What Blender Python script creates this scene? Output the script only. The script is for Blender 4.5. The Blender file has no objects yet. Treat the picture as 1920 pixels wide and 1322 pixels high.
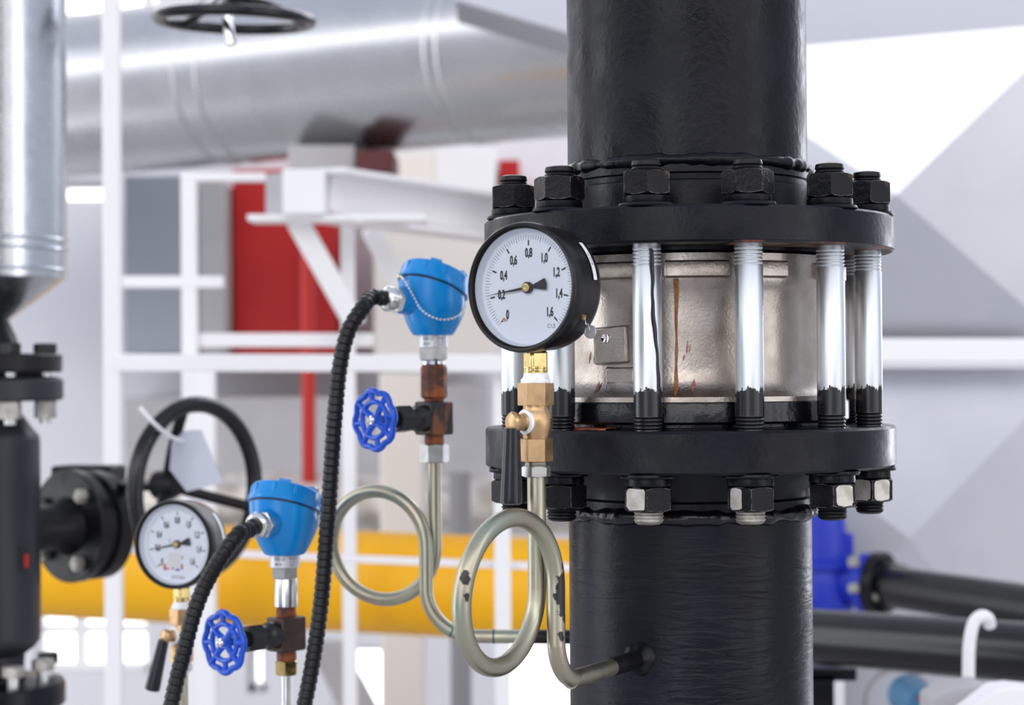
import bpy, math, random
from mathutils import Vector, Matrix, noise as mnoise
random.seed(7)
scn = bpy.context.scene
col = scn.collection
PI = math.pi
def R(d): return math.radians(d)

# ------------------------------------------------------------------ camera
F = 3618.0                      # focal length in pixels of the 1920 x 1322 frame
CZ = 2.0                        # eye height
cam_d = bpy.data.cameras.new('camera'); cam = bpy.data.objects.new('camera', cam_d); col.objects.link(cam)
cam_d.sensor_width = 36.0; cam_d.lens = 36.0*F/1920.0
cam_d.clip_start = 0.05; cam_d.clip_end = 200
cam.location = (0, 0, CZ)
cam.rotation_euler = (R(90+0.62), R(0.4), 0)
cam_d.dof.use_dof = True; cam_d.dof.focus_distance = 1.575; cam_d.dof.aperture_fstop = 7.0
scn.camera = cam
scn.view_settings.view_transform = 'Standard'; scn.view_settings.look = 'None'
scn.view_settings.gamma = 1.0; scn.view_settings.use_curve_mapping = False
scn.view_settings.exposure = 0.46
scn.cycles.use_denoising = True
scn.cycles.max_bounces = 8
scn.cycles.caustics_reflective = False; scn.cycles.caustics_refractive = False
CAMR = cam.rotation_euler.to_matrix()
def at(px, py, Y):
    """point of the place at distance Y whose picture position is (px, py)"""
    d = CAMR @ Vector(((px-960)/F, -(py-661)/F, -1.0))
    return Vector((0, 0, CZ)) + d*(Y/d.y)

# ------------------------------------------------------------------ world: sky gradient with window-like bright patches added for light and reflections
world = bpy.data.worlds.new('world'); scn.world = world; world.use_nodes = True
wn = world.node_tree; wn.nodes.clear()
def wnode(t): return wn.nodes.new(t)
def wmath(op, a, b=None, c=None):
    n = wnode('ShaderNodeMath'); n.operation = op
    for i, x in enumerate((a, b, c)):
        if x is None: continue
        if isinstance(x, (int, float)): n.inputs[i].default_value = x
        else: wn.links.new(x, n.inputs[i])
    return n.outputs[0]
w_tc = wnode('ShaderNodeTexCoord'); w_sep = wnode('ShaderNodeSeparateXYZ'); wn.links.new(w_tc.outputs['Generated'], w_sep.inputs[0])
wx, wy, wz = w_sep.outputs
w_az = wmath('MULTIPLY', wmath('ARCTAN2', wx, wy), 180/PI)         # 0 = straight ahead, +90 = right
w_el = wmath('MULTIPLY', wmath('ARCSINE', wz), 180/PI)
def wstep(x, lo, hi):
    n = wnode('ShaderNodeMapRange'); n.interpolation_type = 'SMOOTHSTEP'
    wn.links.new(x, n.inputs[0]); n.inputs[1].default_value = lo; n.inputs[2].default_value = hi
    return n.outputs[0]
def wband(x, c, half, soft):
    d = wmath('ABSOLUTE', wmath('SUBTRACT', x, c))
    return wmath('SUBTRACT', 1.0, wstep(d, half-soft, half+soft))
w_az180 = wmath('ABSOLUTE', w_az)
PATCHES = [  # azimuth input, centre, half, elevation centre, half, softness, colour, strength
    (w_az180, 180, 42, 25, 9, 4, (1.0, .975, .97), 2.9),     # high windows behind
    (w_az, -114, 18, 21, 7, 3, (.95, .97, 1.0), 2.3),        # bright band added high on the left for the duct highlight
    (w_az, -84, 9, 0, 34, 3, (.93, .96, 1.0), 3.6),          # tall bright strip added on the left for upright metal highlights
    (w_az, -160, 12, 2, 15, 5, (.93, .95, 1.0), 2.1),         # glowing patches added behind, left and right, for stud and valve highlights
    (w_az, 138, 7, 2, 17, 4, (1.0, .96, .91), 1.9),
    (w_az, 116, 6, 6, 34, 3, (.95, .96, 1.0), 3.0),          # tall bright strips added on the right for highlights and riser rim
    (w_az, 36, 7, 0, 45, 3, (.86, .90, 1.0), 6.0),
    (w_az, -46, 8, 0, 40, 4, (1.0, .97, .94), 1.8),  # bright strip added front left to light the riser's left rim
    (w_az, 0, 32, -2, 36, 3, (1.0, 1.0, 1.0), 2.6),          # daylight beyond the far wall
]
mixc = wnode('ShaderNodeMix'); mixc.data_type = 'RGBA'
wn.links.new(wstep(w_el, -30, 40), mixc.inputs['Factor'])
mixc.inputs['A'].default_value = (.43, .43, .475, 1); mixc.inputs['B'].default_value = (.585, .625, .765, 1)
acc = mixc.outputs['Result']
for (ax, c0, h0, c1, h1, s, rgb, st) in PATCHES:
    m = wmath('MULTIPLY', wband(ax, c0, h0, s), wband(w_el, c1, h1, s))
    n = wnode('ShaderNodeMix'); n.data_type = 'RGBA'; n.blend_type = 'MIX'
    wn.links.new(m, n.inputs['Factor']); wn.links.new(acc, n.inputs['A'])
    n.inputs['B'].default_value = (rgb[0]*st, rgb[1]*st, rgb[2]*st, 1)
    acc = n.outputs['Result']
bg = wnode('ShaderNodeBackground'); wn.links.new(acc, bg.inputs[0]); bg.inputs[1].default_value = 0.85
wo = wnode('ShaderNodeOutputWorld'); wn.links.new(bg.outputs[0], wo.inputs[0])
world.cycles.sampling_method = 'MANUAL'; world.cycles.sample_map_resolution = 512

# ------------------------------------------------------------------ materials
class NT:
    def __init__(s, name):
        s.m = bpy.data.materials.new(name); s.m.use_nodes = True; s.t = s.m.node_tree
        s.t.nodes.clear(); s.out = s.n('ShaderNodeOutputMaterial')
        s.tc = s.n('ShaderNodeTexCoord')
    def n(s, t): return s.t.nodes.new(t)
    def l(s, a, b): s.t.links.new(a, b)
    def math(s, op, a, b=None, c=None):
        n = s.n('ShaderNodeMath'); n.operation = op
        for i, x in enumerate((a, b, c)):
            if x is None: continue
            if isinstance(x, (int, float)): n.inputs[i].default_value = x
            else: s.l(x, n.inputs[i])
        return n.outputs[0]
    def noise(s, scale, detail=4, stretch=(1, 1, 1), rough=.55, dist=0):
        mp = s.n('ShaderNodeMapping'); mp.inputs['Scale'].default_value = stretch
        s.l(s.tc.outputs['Object'], mp.inputs[0])
        n = s.n('ShaderNodeTexNoise'); n.inputs['Scale'].default_value = scale; n.inputs['Detail'].default_value = detail
        n.inputs['Roughness'].default_value = rough; n.inputs['Distortion'].default_value = dist
        s.l(mp.outputs[0], n.inputs['Vector']); return n.outputs[0]
    def rng(s, x, a, b, c=0., d=1., smooth=True):
        n = s.n('ShaderNodeMapRange')
        if smooth: n.interpolation_type = 'SMOOTHSTEP'
        s.l(x, n.inputs[0])
        for i, v in enumerate((a, b, c, d)): n.inputs[i+1].default_value = v
        return n.outputs[0]
    def mix(s, f, a, b):
        n = s.n('ShaderNodeMix'); n.data_type = 'RGBA'
        for k, x in (('Factor', f), ('A', a), ('B', b)):
            i = n.inputs[k]
            if isinstance(x, (int, float)): i.default_value = x
            elif isinstance(x, tuple): i.default_value = (*x[:3], 1)
            else: s.l(x, i)
        return n.outputs['Result']
    def bsdf(s, colr, rough, metal, coat=0, spec=.5, aniso=0):
        b = s.n('ShaderNodeBsdfPrincipled')
        for k, x in (('Base Color', colr), ('Roughness', rough), ('Metallic', metal)):
            i = b.inputs[k]
            if isinstance(x, tuple): i.default_value = (*x[:3], 1)
            elif isinstance(x, (int, float)): i.default_value = x
            else: s.l(x, i)
        b.inputs['Coat Weight'].default_value = coat; b.inputs['Coat Roughness'].default_value = .12
        b.inputs['Specular IOR Level'].default_value = spec
        return b
    def bump(s, b, h, strength, dist=.001):
        n = s.n('ShaderNodeBump'); n.inputs['Strength'].default_value = strength; n.inputs['Distance'].default_value = dist
        s.l(h, n.inputs['Height']); s.l(n.outputs[0], b.inputs['Normal'])
def M(name, colr, rough=.5, metal=0., col2=None, ns=20, lo=.4, hi=.65, stretch=(1, 1, 1), bump=0, bs=200, bstretch=(1, 1, 1), bd=.001,
      coat=0, spec=.5, rvar=0, mask=None, mcol=(.012, .012, .015), mrough=.3, mmetal=0.):
    t = NT(name); c = colr; rr = rough; mm = metal
    if col2: c = t.mix(t.rng(t.noise(ns, 5, stretch), lo, hi), colr, col2)
    if rvar: rr = t.rng(t.noise(ns*1.7+3, 4, stretch), .3, .7, max(.02, rough-rvar), rough+rvar)
    if mask:
        k = mask(t); c = t.mix(k, c, mcol)
        rr = t.math('ADD', t.math('MULTIPLY', t.math('SUBTRACT', 1.0, k), rr), t.math('MULTIPLY', k, mrough))
        mm = t.math('ADD', t.math('MULTIPLY', t.math('SUBTRACT', 1.0, k), mm), t.math('MULTIPLY', k, mmetal))
    b = t.bsdf(c, rr, mm, coat, spec)
    if bump: t.bump(b, t.noise(bs, 6, bstretch), bump, bd)
    t.l(b.outputs[0], t.out.inputs[0]); return t.m
def mask_below(z0, amp=.012, sc=120):
    def f(t):
        s = t.n('ShaderNodeSeparateXYZ'); t.l(t.tc.outputs['Object'], s.inputs[0])
        k = t.math('ADD', s.outputs[2], t.math('MULTIPLY', t.math('SUBTRACT', t.noise(sc, 6, (1, 1, .5), .65), .5), amp))
        return t.rng(k, z0+.0006, z0-.0006)
    return f
def mask_spots(spots, amp=.012, sc=140):
    """irregular bare or painted blotches round given points of the thing"""
    def f(t):
        acc = None; nz = t.math('MULTIPLY', t.math('SUBTRACT', t.noise(sc, 5, (1, 1, 1), .6), .5), amp)
        for (p, r, sq) in spots:
            mp = t.n('ShaderNodeVectorMath'); mp.operation = 'SUBTRACT'; t.l(t.tc.outputs['Object'], mp.inputs[0]); mp.inputs[1].default_value = p
            m2 = t.n('ShaderNodeVectorMath'); m2.operation = 'MULTIPLY'; t.l(mp.outputs[0], m2.inputs[0]); m2.inputs[1].default_value = sq
            ln = t.n('ShaderNodeVectorMath'); ln.operation = 'LENGTH'; t.l(m2.outputs[0], ln.inputs[0])
            k = t.rng(t.math('ADD', ln.outputs['Value'], nz), r+.0004, r-.0004)
            acc = k if acc is None else t.math('MAXIMUM', acc, k)
        return acc
    return f

BLACK = M('black_gloss_paint', (.0024, .0027, .0052), .33, 0, (.0062, .0066, .0110), 14, bump=.42, bs=170, bd=.0012, rvar=.13, spec=.19)
FLANGEBLACK = M('flange_black_paint', (.0026, .0030, .0056), .34, 0, (.0070, .0074, .0120), 16, lo=.38, hi=.7, bump=.30, bs=210, bd=.0009, rvar=.13, spec=.20)
PIPEBLACK = M('smooth_black_pipe_paint', (.0040, .0042, .0052), .24, 0, (.0065, .0064, .0070), 6, bump=.06, bs=60, bd=.0006, spec=.35)
def brushed():
    t = NT('brushed_black_paint')
    c = t.mix(t.rng(t.noise(9, 4, (1, 1, .6)), .42, .6), (.0026, .0030, .0062), (.0075, .0085, .0160))
    b = t.bsdf(c, t.rng(t.noise(12, 3), .3, .7, .28, .44), 0., 0, .19)
    strokes = t.math('MULTIPLY', t.noise(22, 4, (1.2, 1.2, 8.0), .5, .7), t.rng(t.noise(7, 2), .38, .6, .3, 1))
    t.bump(b, t.math('ADD', strokes, t.math('MULTIPLY', t.noise(260, 3), .10)), .65, .0030)
    t.l(b.outputs[0], t.out.inputs[0]); return t.m
def worn_black(name, rough=.3):
    t = NT(name); bv = t.n('ShaderNodeBevel'); bv.samples = 4; bv.inputs['Radius'].default_value = .0011
    ge = t.n('ShaderNodeNewGeometry'); dt = t.n('ShaderNodeVectorMath'); dt.operation = 'DOT_PRODUCT'
    t.l(bv.outputs[0], dt.inputs[0]); t.l(ge.outputs['Normal'], dt.inputs[1])
    e = t.math('MULTIPLY', t.rng(dt.outputs['Value'], .985, .90), t.rng(t.noise(160, 5), .44, .60))
    c = t.mix(t.rng(t.noise(30, 5), .45, .68), (.0030, .0032, .0048), (.0085, .0082, .0105))
    c = t.mix(t.rng(t.noise(45, 5, (1, 1, .6)), .66, .74), c, (.055, .026, .016))
    b = t.bsdf(t.mix(e, c, (.22, .20, .20)), t.rng(t.noise(60, 4), .3, .7, rough-.08, rough+.12), t.math('MULTIPLY', e, .6), 0, .19)
    t.bump(b, t.noise(170, 6, (1, 1, 1), .6), .6, .0013); t.l(b.outputs[0], t.out.inputs[0]); return t.m
NUTBLACK = worn_black('worn_black_nut_paint')
BRUSHED = brushed()
BLACKSAT = M('black_satin_paint', (.0045, .0047, .0062), .38, 0, (.0095, .0092, .0102), 12, bump=.45, bs=130, bd=.0012, spec=.25, rvar=.08)
BLACKTHICK = M('thick_black_paint', (.0035, .0036, .005), .2, 0, bump=.5, bs=130, bd=.0015, spec=.42)
CASTMETAL = M('cast_stainless', (.42, .375, .335), .35, .97, (.29, .25, .215), 24, lo=.40, hi=.72, bump=.42, bs=420, bd=.0007, rvar=.09)
ZINC = M('zinc_plated_stud', (.72, .755, .785), .43, 1., (.60, .63, .64), 60, .45, .7, (1, 1, .12), bump=.30, bs=420, bstretch=(1, 1, .02), bd=.0005, rvar=.08,
         mask=mask_below(.0325, .030, 150), mcol=(.008, .008, .010), mrough=.26)
NUTZINC = M('zinc_nut', (.50, .50, .485), .42, .95, (.40, .40, .385), 80, bump=.15, bs=300, bd=.0004)
STEELNUT = M('bare_nut_steel', (.52, .50, .455), .46, .7, (.36, .34, .30), 90, bump=.2, bs=400, bd=.0004)
GALV = M('galvanised_sheet', (.58, .60, .63), .25, 1., (.54, .56, .59), 30, .4, .62, bump=.04, bs=30, bd=.001, rvar=.03)
GALVDULL = M('galvanised_duct_sheet', (.55, .555, .565), .27, .96, (.52, .525, .53), 3, .38, .66, bump=.03, bs=4, bd=.004, rvar=.02)
PANEL = M('cross_broken_sheet', (.575, .59, .63), .32, .9, (.545, .56, .60), 4, bump=.05, bs=7, bd=.004)
BRASS = M('brass', (.78, .60, .26), .22, 1., (.62, .45, .19), 60, bump=.1, bs=300, bd=.0003, rvar=.07)
BRONZE = M('dull_brass', (.53, .35, .185), .38, .95, (.41, .265, .14), 70, .45, .7, bump=.22, bs=420, bd=.0004, rvar=.08)
STEEL = M('stainless_steel', (.70, .70, .69), .26, 1., (.58, .58, .57), 70, bump=.08, bs=400, bd=.0003)
CHROME = M('polished_chrome', (.86, .86, .87), .10, 1.)
WHITEPAINT = M('white_steel_paint', (.87, .86, .87), .38, 0, spec=.4)
CREAM = M('cream_paint', (.84, .78, .71), .55)
REDP = M('red_paint', (.47, .016, .015), .5, 0, (.43, .013, .013), 3, spec=.3)
REDPOST = M('red_post_paint', (.48, .025, .018), .45, spec=.3)
REDDARK = M('dark_red_paint', (.10, .01, .012), .5)
GREYBLUE = M('blue_grey_sheet', (.30, .33, .38), .5, .1)
GREYP = M('grey_panel_paint', (.47, .46, .47), .6, 0, (.42, .41, .42), 3)
GREYDK = M('mid_grey_paint', (.28, .28, .29), .5)
WALLM = M('wall_paint', (.76, .76, .80), .7, 0, (.72, .72, .76), 1.2)
FLOORM = M('floor_concrete', (.56, .55, .54), .6, 0, (.50, .49, .48), 3, bump=.1, bs=40)
YELLOW = M('yellow_pipe_paint', (.90, .46, .008), .38, 0, (.86, .42, .007), 3, spec=.3)
BLUEHEAD = M('light_blue_enamel', (.003, .235, .62), .24, 0, (.003, .21, .58), 30, bump=.06, bs=120, bd=.0004, spec=.4)
BLUEWHEEL = M('blue_enamel', (.006, .080, .56), .24, 0, (.007, .092, .62), 60, bump=.15, bs=160, bd=.0006, spec=.4)
BLUEVALVE = M('ultramarine_enamel', (.012, .030, .40), .36, 0, (.016, .036, .45), 8, spec=.35)
BLUEMOTOR = M('teal_blue_paint', (.03, .16, .30), .45)
RUST = M('rusty_steel', (.085, .030, .018), .62, .25, (.30, .085, .024), 48, .44, .62, bump=.5, bs=260, bd=.0006, rvar=.12)
RUSTBLACK = M('rusty_black_steel', (.020, .017, .016), .42, .3, (.22, .070, .026), 32, .49, .62, (1, 1, .45), bump=.4, bs=240, bd=.0006, rvar=.12)
BROWNSTEEL = M('brown_oxidised_steel', (.045, .030, .026), .5, .4, (.085, .045, .033), 45, bump=.3, bs=240, bd=.0005)
BLACKSTEEL = M('blackened_steel', (.016, .016, .016), .36, .3, bump=.25, bs=200, bd=.0005)
RUBBER = M('black_conduit_plastic', (.0055, .0055, .007), .38, 0, (.009, .009, .011), 40, spec=.32, bump=.2, bs=300, bd=.0004)
HANDLE = M('black_handle_plastic', (.006, .0065, .011), .24, 0, bump=.15, bs=220, bstretch=(1, 1, .2), bd=.0004, spec=.45)
CASE = M('black_gauge_case', (.0040, .0038, .0038), .33, 0, (.010, .0085, .0065), 50, .5, .75, bump=.12, bs=350, bd=.0004, spec=.35)
DIAL = M('white_dial', (.85, .90, .99), .45)
INK = M('black_print', (.006, .006, .008), .5)
INKRED = M('red_print', (.55, .05, .05), .5)
INKBLUE = M('blue_print', (.05, .10, .45), .5)
LABELW = M('white_label', (.80, .80, .82), .4)
LABELSIL = M('silver_label', (.62, .63, .66), .35, .3)
PTFE = M('white_thread_tape', (.86, .86, .86), .5, 0, bump=.5, bs=220, bd=.0012)
RUSTSTAIN = M('orange_rust_stain', (.22, .075, .018), .6, .1, (.34, .15, .05), 120, bump=.2, bs=300, bd=.0004)
REDSTAIN = M('red_paint_smear', (.30, .11, .085), .55, .3, (.40, .26, .23), 160)
ORANGEP = M('orange_primer', (.50, .13, .05), .55, 0, (.10, .04, .03), 90, .5, .65)
PRIMERMIX = M('worn_primer', (.16, .055, .030), .5, 0, (.010, .009, .010), 40, .42, .56)
TAGM = M('white_plastic_tag', (.60, .63, .72), .5, 0, (.56, .59, .68), 8)
VESSELP = M('grey_black_vessel_paint', (.020, .0205, .027), .42, 0, (.026, .026, .033), 6, bump=.15, bs=120, bd=.0006, spec=.35)
DUCTGREY = M('blue_grey_duct_sheet', (.47, .49, .54), .38, .85)
FOIL = M('creased_foil_lagging', (.74, .70, .64), .35, .35, (.45, .40, .34), 9, .42, .68, bump=.8, bs=14, bd=.03)
ORANGERIM = M('orange_gasket', (.55, .12, .05), .5)
GREENINK = M('dark_green_marker', (.01, .08, .07), .5)
def yellow_zinc(name, spots):
    t = NT(name)
    c = t.mix(t.rng(t.noise(26, 3, (1, 1, .5)), .35, .65), (.40, .395, .30), (.40, .35, .27))
    c = t.mix(t.math('MULTIPLY', t.rng(t.noise(15, 2), .52, .68), .6), c, (.32, .38, .31))
    rr = t.rng(t.noise(50, 4), .3, .7, .31, .43); mm = .95
    if spots:
        k = mask_spots(spots)(t); c = t.mix(k, c, (.008, .008, .009)); mm = t.math('MULTIPLY', t.math('SUBTRACT', 1.0, k), .95)
    b = t.bsdf(c, rr, mm); t.bump(b, t.noise(300, 4), .1, .0004); t.l(b.outputs[0], t.out.inputs[0]); return t.m
def glass_mat():
    t = NT('clear_pane_glass'); tr = t.n('ShaderNodeBsdfTransparent'); gl = t.n('ShaderNodeBsdfGlossy'); gl.inputs['Roughness'].default_value = .03
    fr = t.n('ShaderNodeFresnel'); fr.inputs[0].default_value = 1.3
    mx = t.n('ShaderNodeMixShader'); t.l(fr.outputs[0], mx.inputs[0]); t.l(tr.outputs[0], mx.inputs[1]); t.l(gl.outputs[0], mx.inputs[2])
    t.l(mx.outputs[0], t.out.inputs[0]); return t.m
GLASS = glass_mat()

# ------------------------------------------------------------------ mesh helpers
def frame(o, z, x=None):
    """matrix whose local z runs along z and local x as near x as it can"""
    z = Vector(z).normalized(); x = Vector(x) if x is not None else (Vector((1, 0, 0)) if abs(z.x) < .9 else Vector((0, 1, 0)))
    x = (x - z*x.dot(z)).normalized(); y = z.cross(x)
    m = Matrix((x, y, z)).transposed().to_4x4(); m.translation = Vector(o); return m
def T(x, y=None, z=None): return Matrix.Translation(Vector((x, y, z)) if y is not None else Vector(x))
def smooth_path(pts, n=12):
    P = [Vector(p) for p in pts]; out = []
    for i in range(len(P)-1):
        p0 = P[max(i-1, 0)]; p1 = P[i]; p2 = P[i+1]; p3 = P[min(i+2, len(P)-1)]
        for k in range(n):
            t = k/n
            out.append(.5*((2*p1)+(p2-p0)*t+(2*p0-5*p1+4*p2-p3)*t*t+(3*p1-p0-3*p2+p3)*t**3))
    out.append(P[-1]); return out
def resample(path, step):
    out = [path[0].copy()]; acc = 0
    for a, b in zip(path, path[1:]):
        L = (b-a).length
        if L < 1e-9: continue
        d = step-acc
        while d <= L:
            out.append(a+(b-a)*(d/L)); d += step
        acc = L-(d-step)
    return out
def world_of(o):
    m = o.matrix_basis.copy() if o else Matrix.Identity(4)
    while o and o.parent: o = o.parent; m = o.matrix_basis @ m
    return m
class MB:
    def __init__(s): s.v = []; s.f = []
    def add(s, vs, fs, m=None):
        b = len(s.v)
        s.v += [(m @ Vector(v)) if m is not None else Vector(v) for v in vs]
        s.f += [tuple(b+i for i in f) for f in fs]; return s
    def lathe(s, prof, seg=48, m=None, cap=True, rmod=None, a0=0, a1=2*PI):
        full = abs(a1-a0-2*PI) < 1e-6; n = seg if full else seg+1; vs = []; fs = []
        for (r, z) in prof:
            for k in range(n):
                a = a0+(a1-a0)*k/seg; q = rmod(a, z, r) if rmod else r
                vs.append((q*math.sin(a), -q*math.cos(a), z))
        for i in range(len(prof)-1):
            for k in range(seg):
                j = (k+1) % n; fs.append((i*n+k, i*n+j, (i+1)*n+j, (i+1)*n+k))
        if cap and full:
            fs.append(tuple(reversed(range(n)))); fs.append(tuple(range((len(prof)-1)*n, len(prof)*n)))
        return s.add(vs, fs, m)
    def hexa(s, af, z0, z1, m=None, c0=True, c1=True, sub=6, ch=.96, depth=.55):
        ap = af/2; r0 = ap*ch; vs = []; fs = []; n = 6*sub; rows = []
        def row(fn):
            rows.append(len(vs)); 
            for k in range(n): vs.append(fn(k))
        def ang(k): return 2*PI*k/n
        def rh(k):
            d = (ang(k)+PI/6) % (PI/3)-PI/6
            return ap/math.cos(d)
        def zc(k): return max(0, rh(k)-r0)*depth
        P = lambda r, a, z: (r*math.sin(a), -r*math.cos(a), z)
        if c0: row(lambda k: P(r0, ang(k), z0))
        row(lambda k: P(rh(k), ang(k), z0+(zc(k) if c0 else 0)))
        row(lambda k: P(rh(k), ang(k), z1-(zc(k) if c1 else 0)))
        if c1: row(lambda k: P(r0, ang(k), z1))
        for i in range(len(rows)-1):
            for k in range(n):
                j = (k+1) % n; fs.append((rows[i]+k, rows[i]+j, rows[i+1]+j, rows[i+1]+k))
        fs.append(tuple(reversed(range(n)))); fs.append(tuple(rows[-1]+k for k in range(n)))
        return s.add(vs, fs, m)
    def box(s, sx, sy, sz, m=None):
        x, y, z = sx/2, sy/2, sz/2
        vs = [(a, b, c) for a in (-x, x) for b in (-y, y) for c in (-z, z)]
        return s.add(vs, [(0, 1, 3, 2), (4, 6, 7, 5), (0, 4, 5, 1), (2, 3, 7, 6), (0, 2, 6, 4), (1, 5, 7, 3)], m)
    def bar(s, p, q, w, d, up=(0, 0, 1)):
        """square bar from p to q, w across the view, d in depth"""
        p = Vector(p); q = Vector(q); z = (q-p); L = z.length
        x = z.cross(Vector((0, 1, 0)));
        return s.box(w, d, L, frame((p+q)/2, z, x))
    def cyl(s, p, q, r0, r1=None, seg=32):
        p = Vector(p); q = Vector(q); r1 = r0 if r1 is None else r1
        return s.lathe([(r0, 0), (r1, (q-p).length)], seg, frame(p, q-p))
    def rod(s, p, q, prof, seg=32):
        """lathe along p to q; prof = (fraction, radius)"""
        p = Vector(p); q = Vector(q); L = (q-p).length
        return s.lathe([(r, t*L) for (t, r) in prof], seg, frame(p, q-p))
    def sphere(s, c, r, seg=20, rings=12, sc=(1, 1, 1)):
        prof = [(max(1e-5, r*math.sin(PI*i/rings)), -r*math.cos(PI*i/rings)) for i in range(rings+1)]
        return s.lathe(prof, seg, T(c) @ Matrix.Diagonal((*sc, 1)))
    def tube(s, path, r, seg=24, closed=False, cap=True):
        P = [Vector(p) for p in path]; n = len(P); vs = []; fs = []; nrm = None
        for i in range(n):
            t = (P[(i+1) % n]-P[i-1]) if closed else (P[min(i+1, n-1)]-P[max(i-1, 0)])
            t.normalize()
            if nrm is None: nrm = t.orthogonal().normalized()
            nrm = (nrm-t*nrm.dot(t)).normalized(); bi = t.cross(nrm)
            q = r[i] if isinstance(r, list) else r
            for k in range(seg):
                a = 2*PI*k/seg; vs.append(P[i]+nrm*(q*math.cos(a))+bi*(q*math.sin(a)))
        for i in range(n if closed else n-1):
            i2 = (i+1) % n
            off = 0
            if closed and i2 == 0:   # match the twist of the closing ring
                best = min(range(seg), key=lambda o: (vs[i*seg]-vs[o]).length); off = best
            for k in range(seg): fs.append((i*seg+k, i*seg+(k+1) % seg, i2*seg+(k+1+off) % seg, i2*seg+(k+off) % seg))
        if cap and not closed: fs.append(tuple(reversed(range(seg)))); fs.append(tuple((n-1)*seg+k for k in range(seg)))
        return s.add(vs, fs)
    def torus(s, m, Rr, r, seg=64, ss=16, rmod=None):
        vs = []; fs = []
        for i in range(seg):
            a = 2*PI*i/seg; q = r*(rmod(a) if rmod else 1)
            for k in range(ss):
                b = 2*PI*k/ss; d = Rr+q*math.cos(b); vs.append((d*math.cos(a), d*math.sin(a), q*math.sin(b)))
        for i in range(seg):
            for k in range(ss): fs.append((i*ss+k, ((i+1) % seg)*ss+k, ((i+1) % seg)*ss+(k+1) % ss, i*ss+(k+1) % ss))
        return s.add(vs, fs, m)
    def prism(s, poly, z0, z1, m=None):
        n = len(poly); vs = [(x, y, z0) for x, y in poly]+[(x, y, z1) for x, y in poly]
        fs = [tuple(reversed(range(n))), tuple(range(n, 2*n))]+[(k, (k+1) % n, n+(k+1) % n, n+k) for k in range(n)]
        return s.add(vs, fs, m)
    def slab(s, pts, depth):
        """outline at its own distance, extruded away from the viewer by depth metres"""
        P = [Vector(p) for p in pts]; n = len(P); Q = [p+Vector((0, depth, 0)) for p in P]
        return s.add(P+Q, [tuple(range(n)), tuple(reversed(range(n, 2*n)))]+[(k, n+k, n+(k+1) % n, (k+1) % n) for k in range(n)])
    def build(s, name, mat, parent=None, bevel=0, ang=35, flat=False):
        me = bpy.data.meshes.new(name)
        inv = world_of(parent).inverted() if parent else None
        me.from_pydata([tuple(inv @ v) if inv else tuple(v) for v in s.v], [], s.f)
        me.materials.append(mat); me.update()
        import bmesh
        b = bmesh.new(); b.from_mesh(me); bmesh.ops.recalc_face_normals(b, faces=b.faces); b.to_mesh(me); b.free()
        if not flat:
            me.shade_smooth(); me.set_sharp_from_angle(angle=R(ang))
        o = bpy.data.objects.new(name, me); col.objects.link(o)
        if parent: o.parent = parent
        if bevel:
            md = o.modifiers.new('bevel', 'BEVEL'); md.width = bevel; md.segments = 2; md.limit_method = 'ANGLE'; md.angle_limit = R(40)
        return o
def tag(o, label, cat, group=None, kind=None):
    o['label'] = label; o['category'] = cat
    if group: o['group'] = group
    if kind: o['kind'] = kind
    return o
def thing(name, label, cat, loc=(0, 0, 0), rz=0, group=None):
    o = bpy.data.objects.new(name, None); o.empty_display_size = .02; col.objects.link(o)
    o.location = loc; o.rotation_euler = (0, 0, rz)
    return tag(o, label, cat, group)
def struct(o): o['kind'] = 'structure'; return o
def text_mesh(txt, size, sx=1.0, bold=.0):
    cu = bpy.data.curves.new('txt', 'FONT'); cu.body = txt; cu.size = size; cu.align_x = 'CENTER'; cu.align_y = 'CENTER'; cu.resolution_u = 4; cu.offset = size*bold
    o = bpy.data.objects.new('txt', cu); col.objects.link(o); bpy.context.view_layer.update()
    me = bpy.data.meshes.new_from_object(o.evaluated_get(bpy.context.evaluated_depsgraph_get()))
    vs = [(v.co.x*sx, v.co.y, 0) for v in me.vertices]; fs = [tuple(p.vertices) for p in me.polygons]
    bpy.data.objects.remove(o); bpy.data.curves.remove(cu); bpy.data.meshes.remove(me)
    if vs:
        cx = (max(v[0] for v in vs)+min(v[0] for v in vs))/2; cy = (max(v[1] for v in vs)+min(v[1] for v in vs))/2
        vs = [(v[0]-cx, v[1]-cy, 0) for v in vs]
    return vs, fs
def cyl_strip(mb, rz, path, w, lift=.0004, n=3):
    """thin run of paint or rust lying on a round body: path = (angle, z, half width factor)"""
    vs = []; fs = []; m = 2*n+1
    for (a, z, k) in path:
        r = rz(z)
        for j in range(m):
            u = (j-n)/n; aa = a+u*w*k/r; h = lift*(1-u*u)+.0001
            vs.append(((r+h)*math.sin(aa), -(r+h)*math.cos(aa), z))
    for i in range(len(path)-1):
        for j in range(m-1): fs.append((i*m+j, i*m+j+1, (i+1)*m+j+1, (i+1)*m+j))
    return vs, fs

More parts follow.
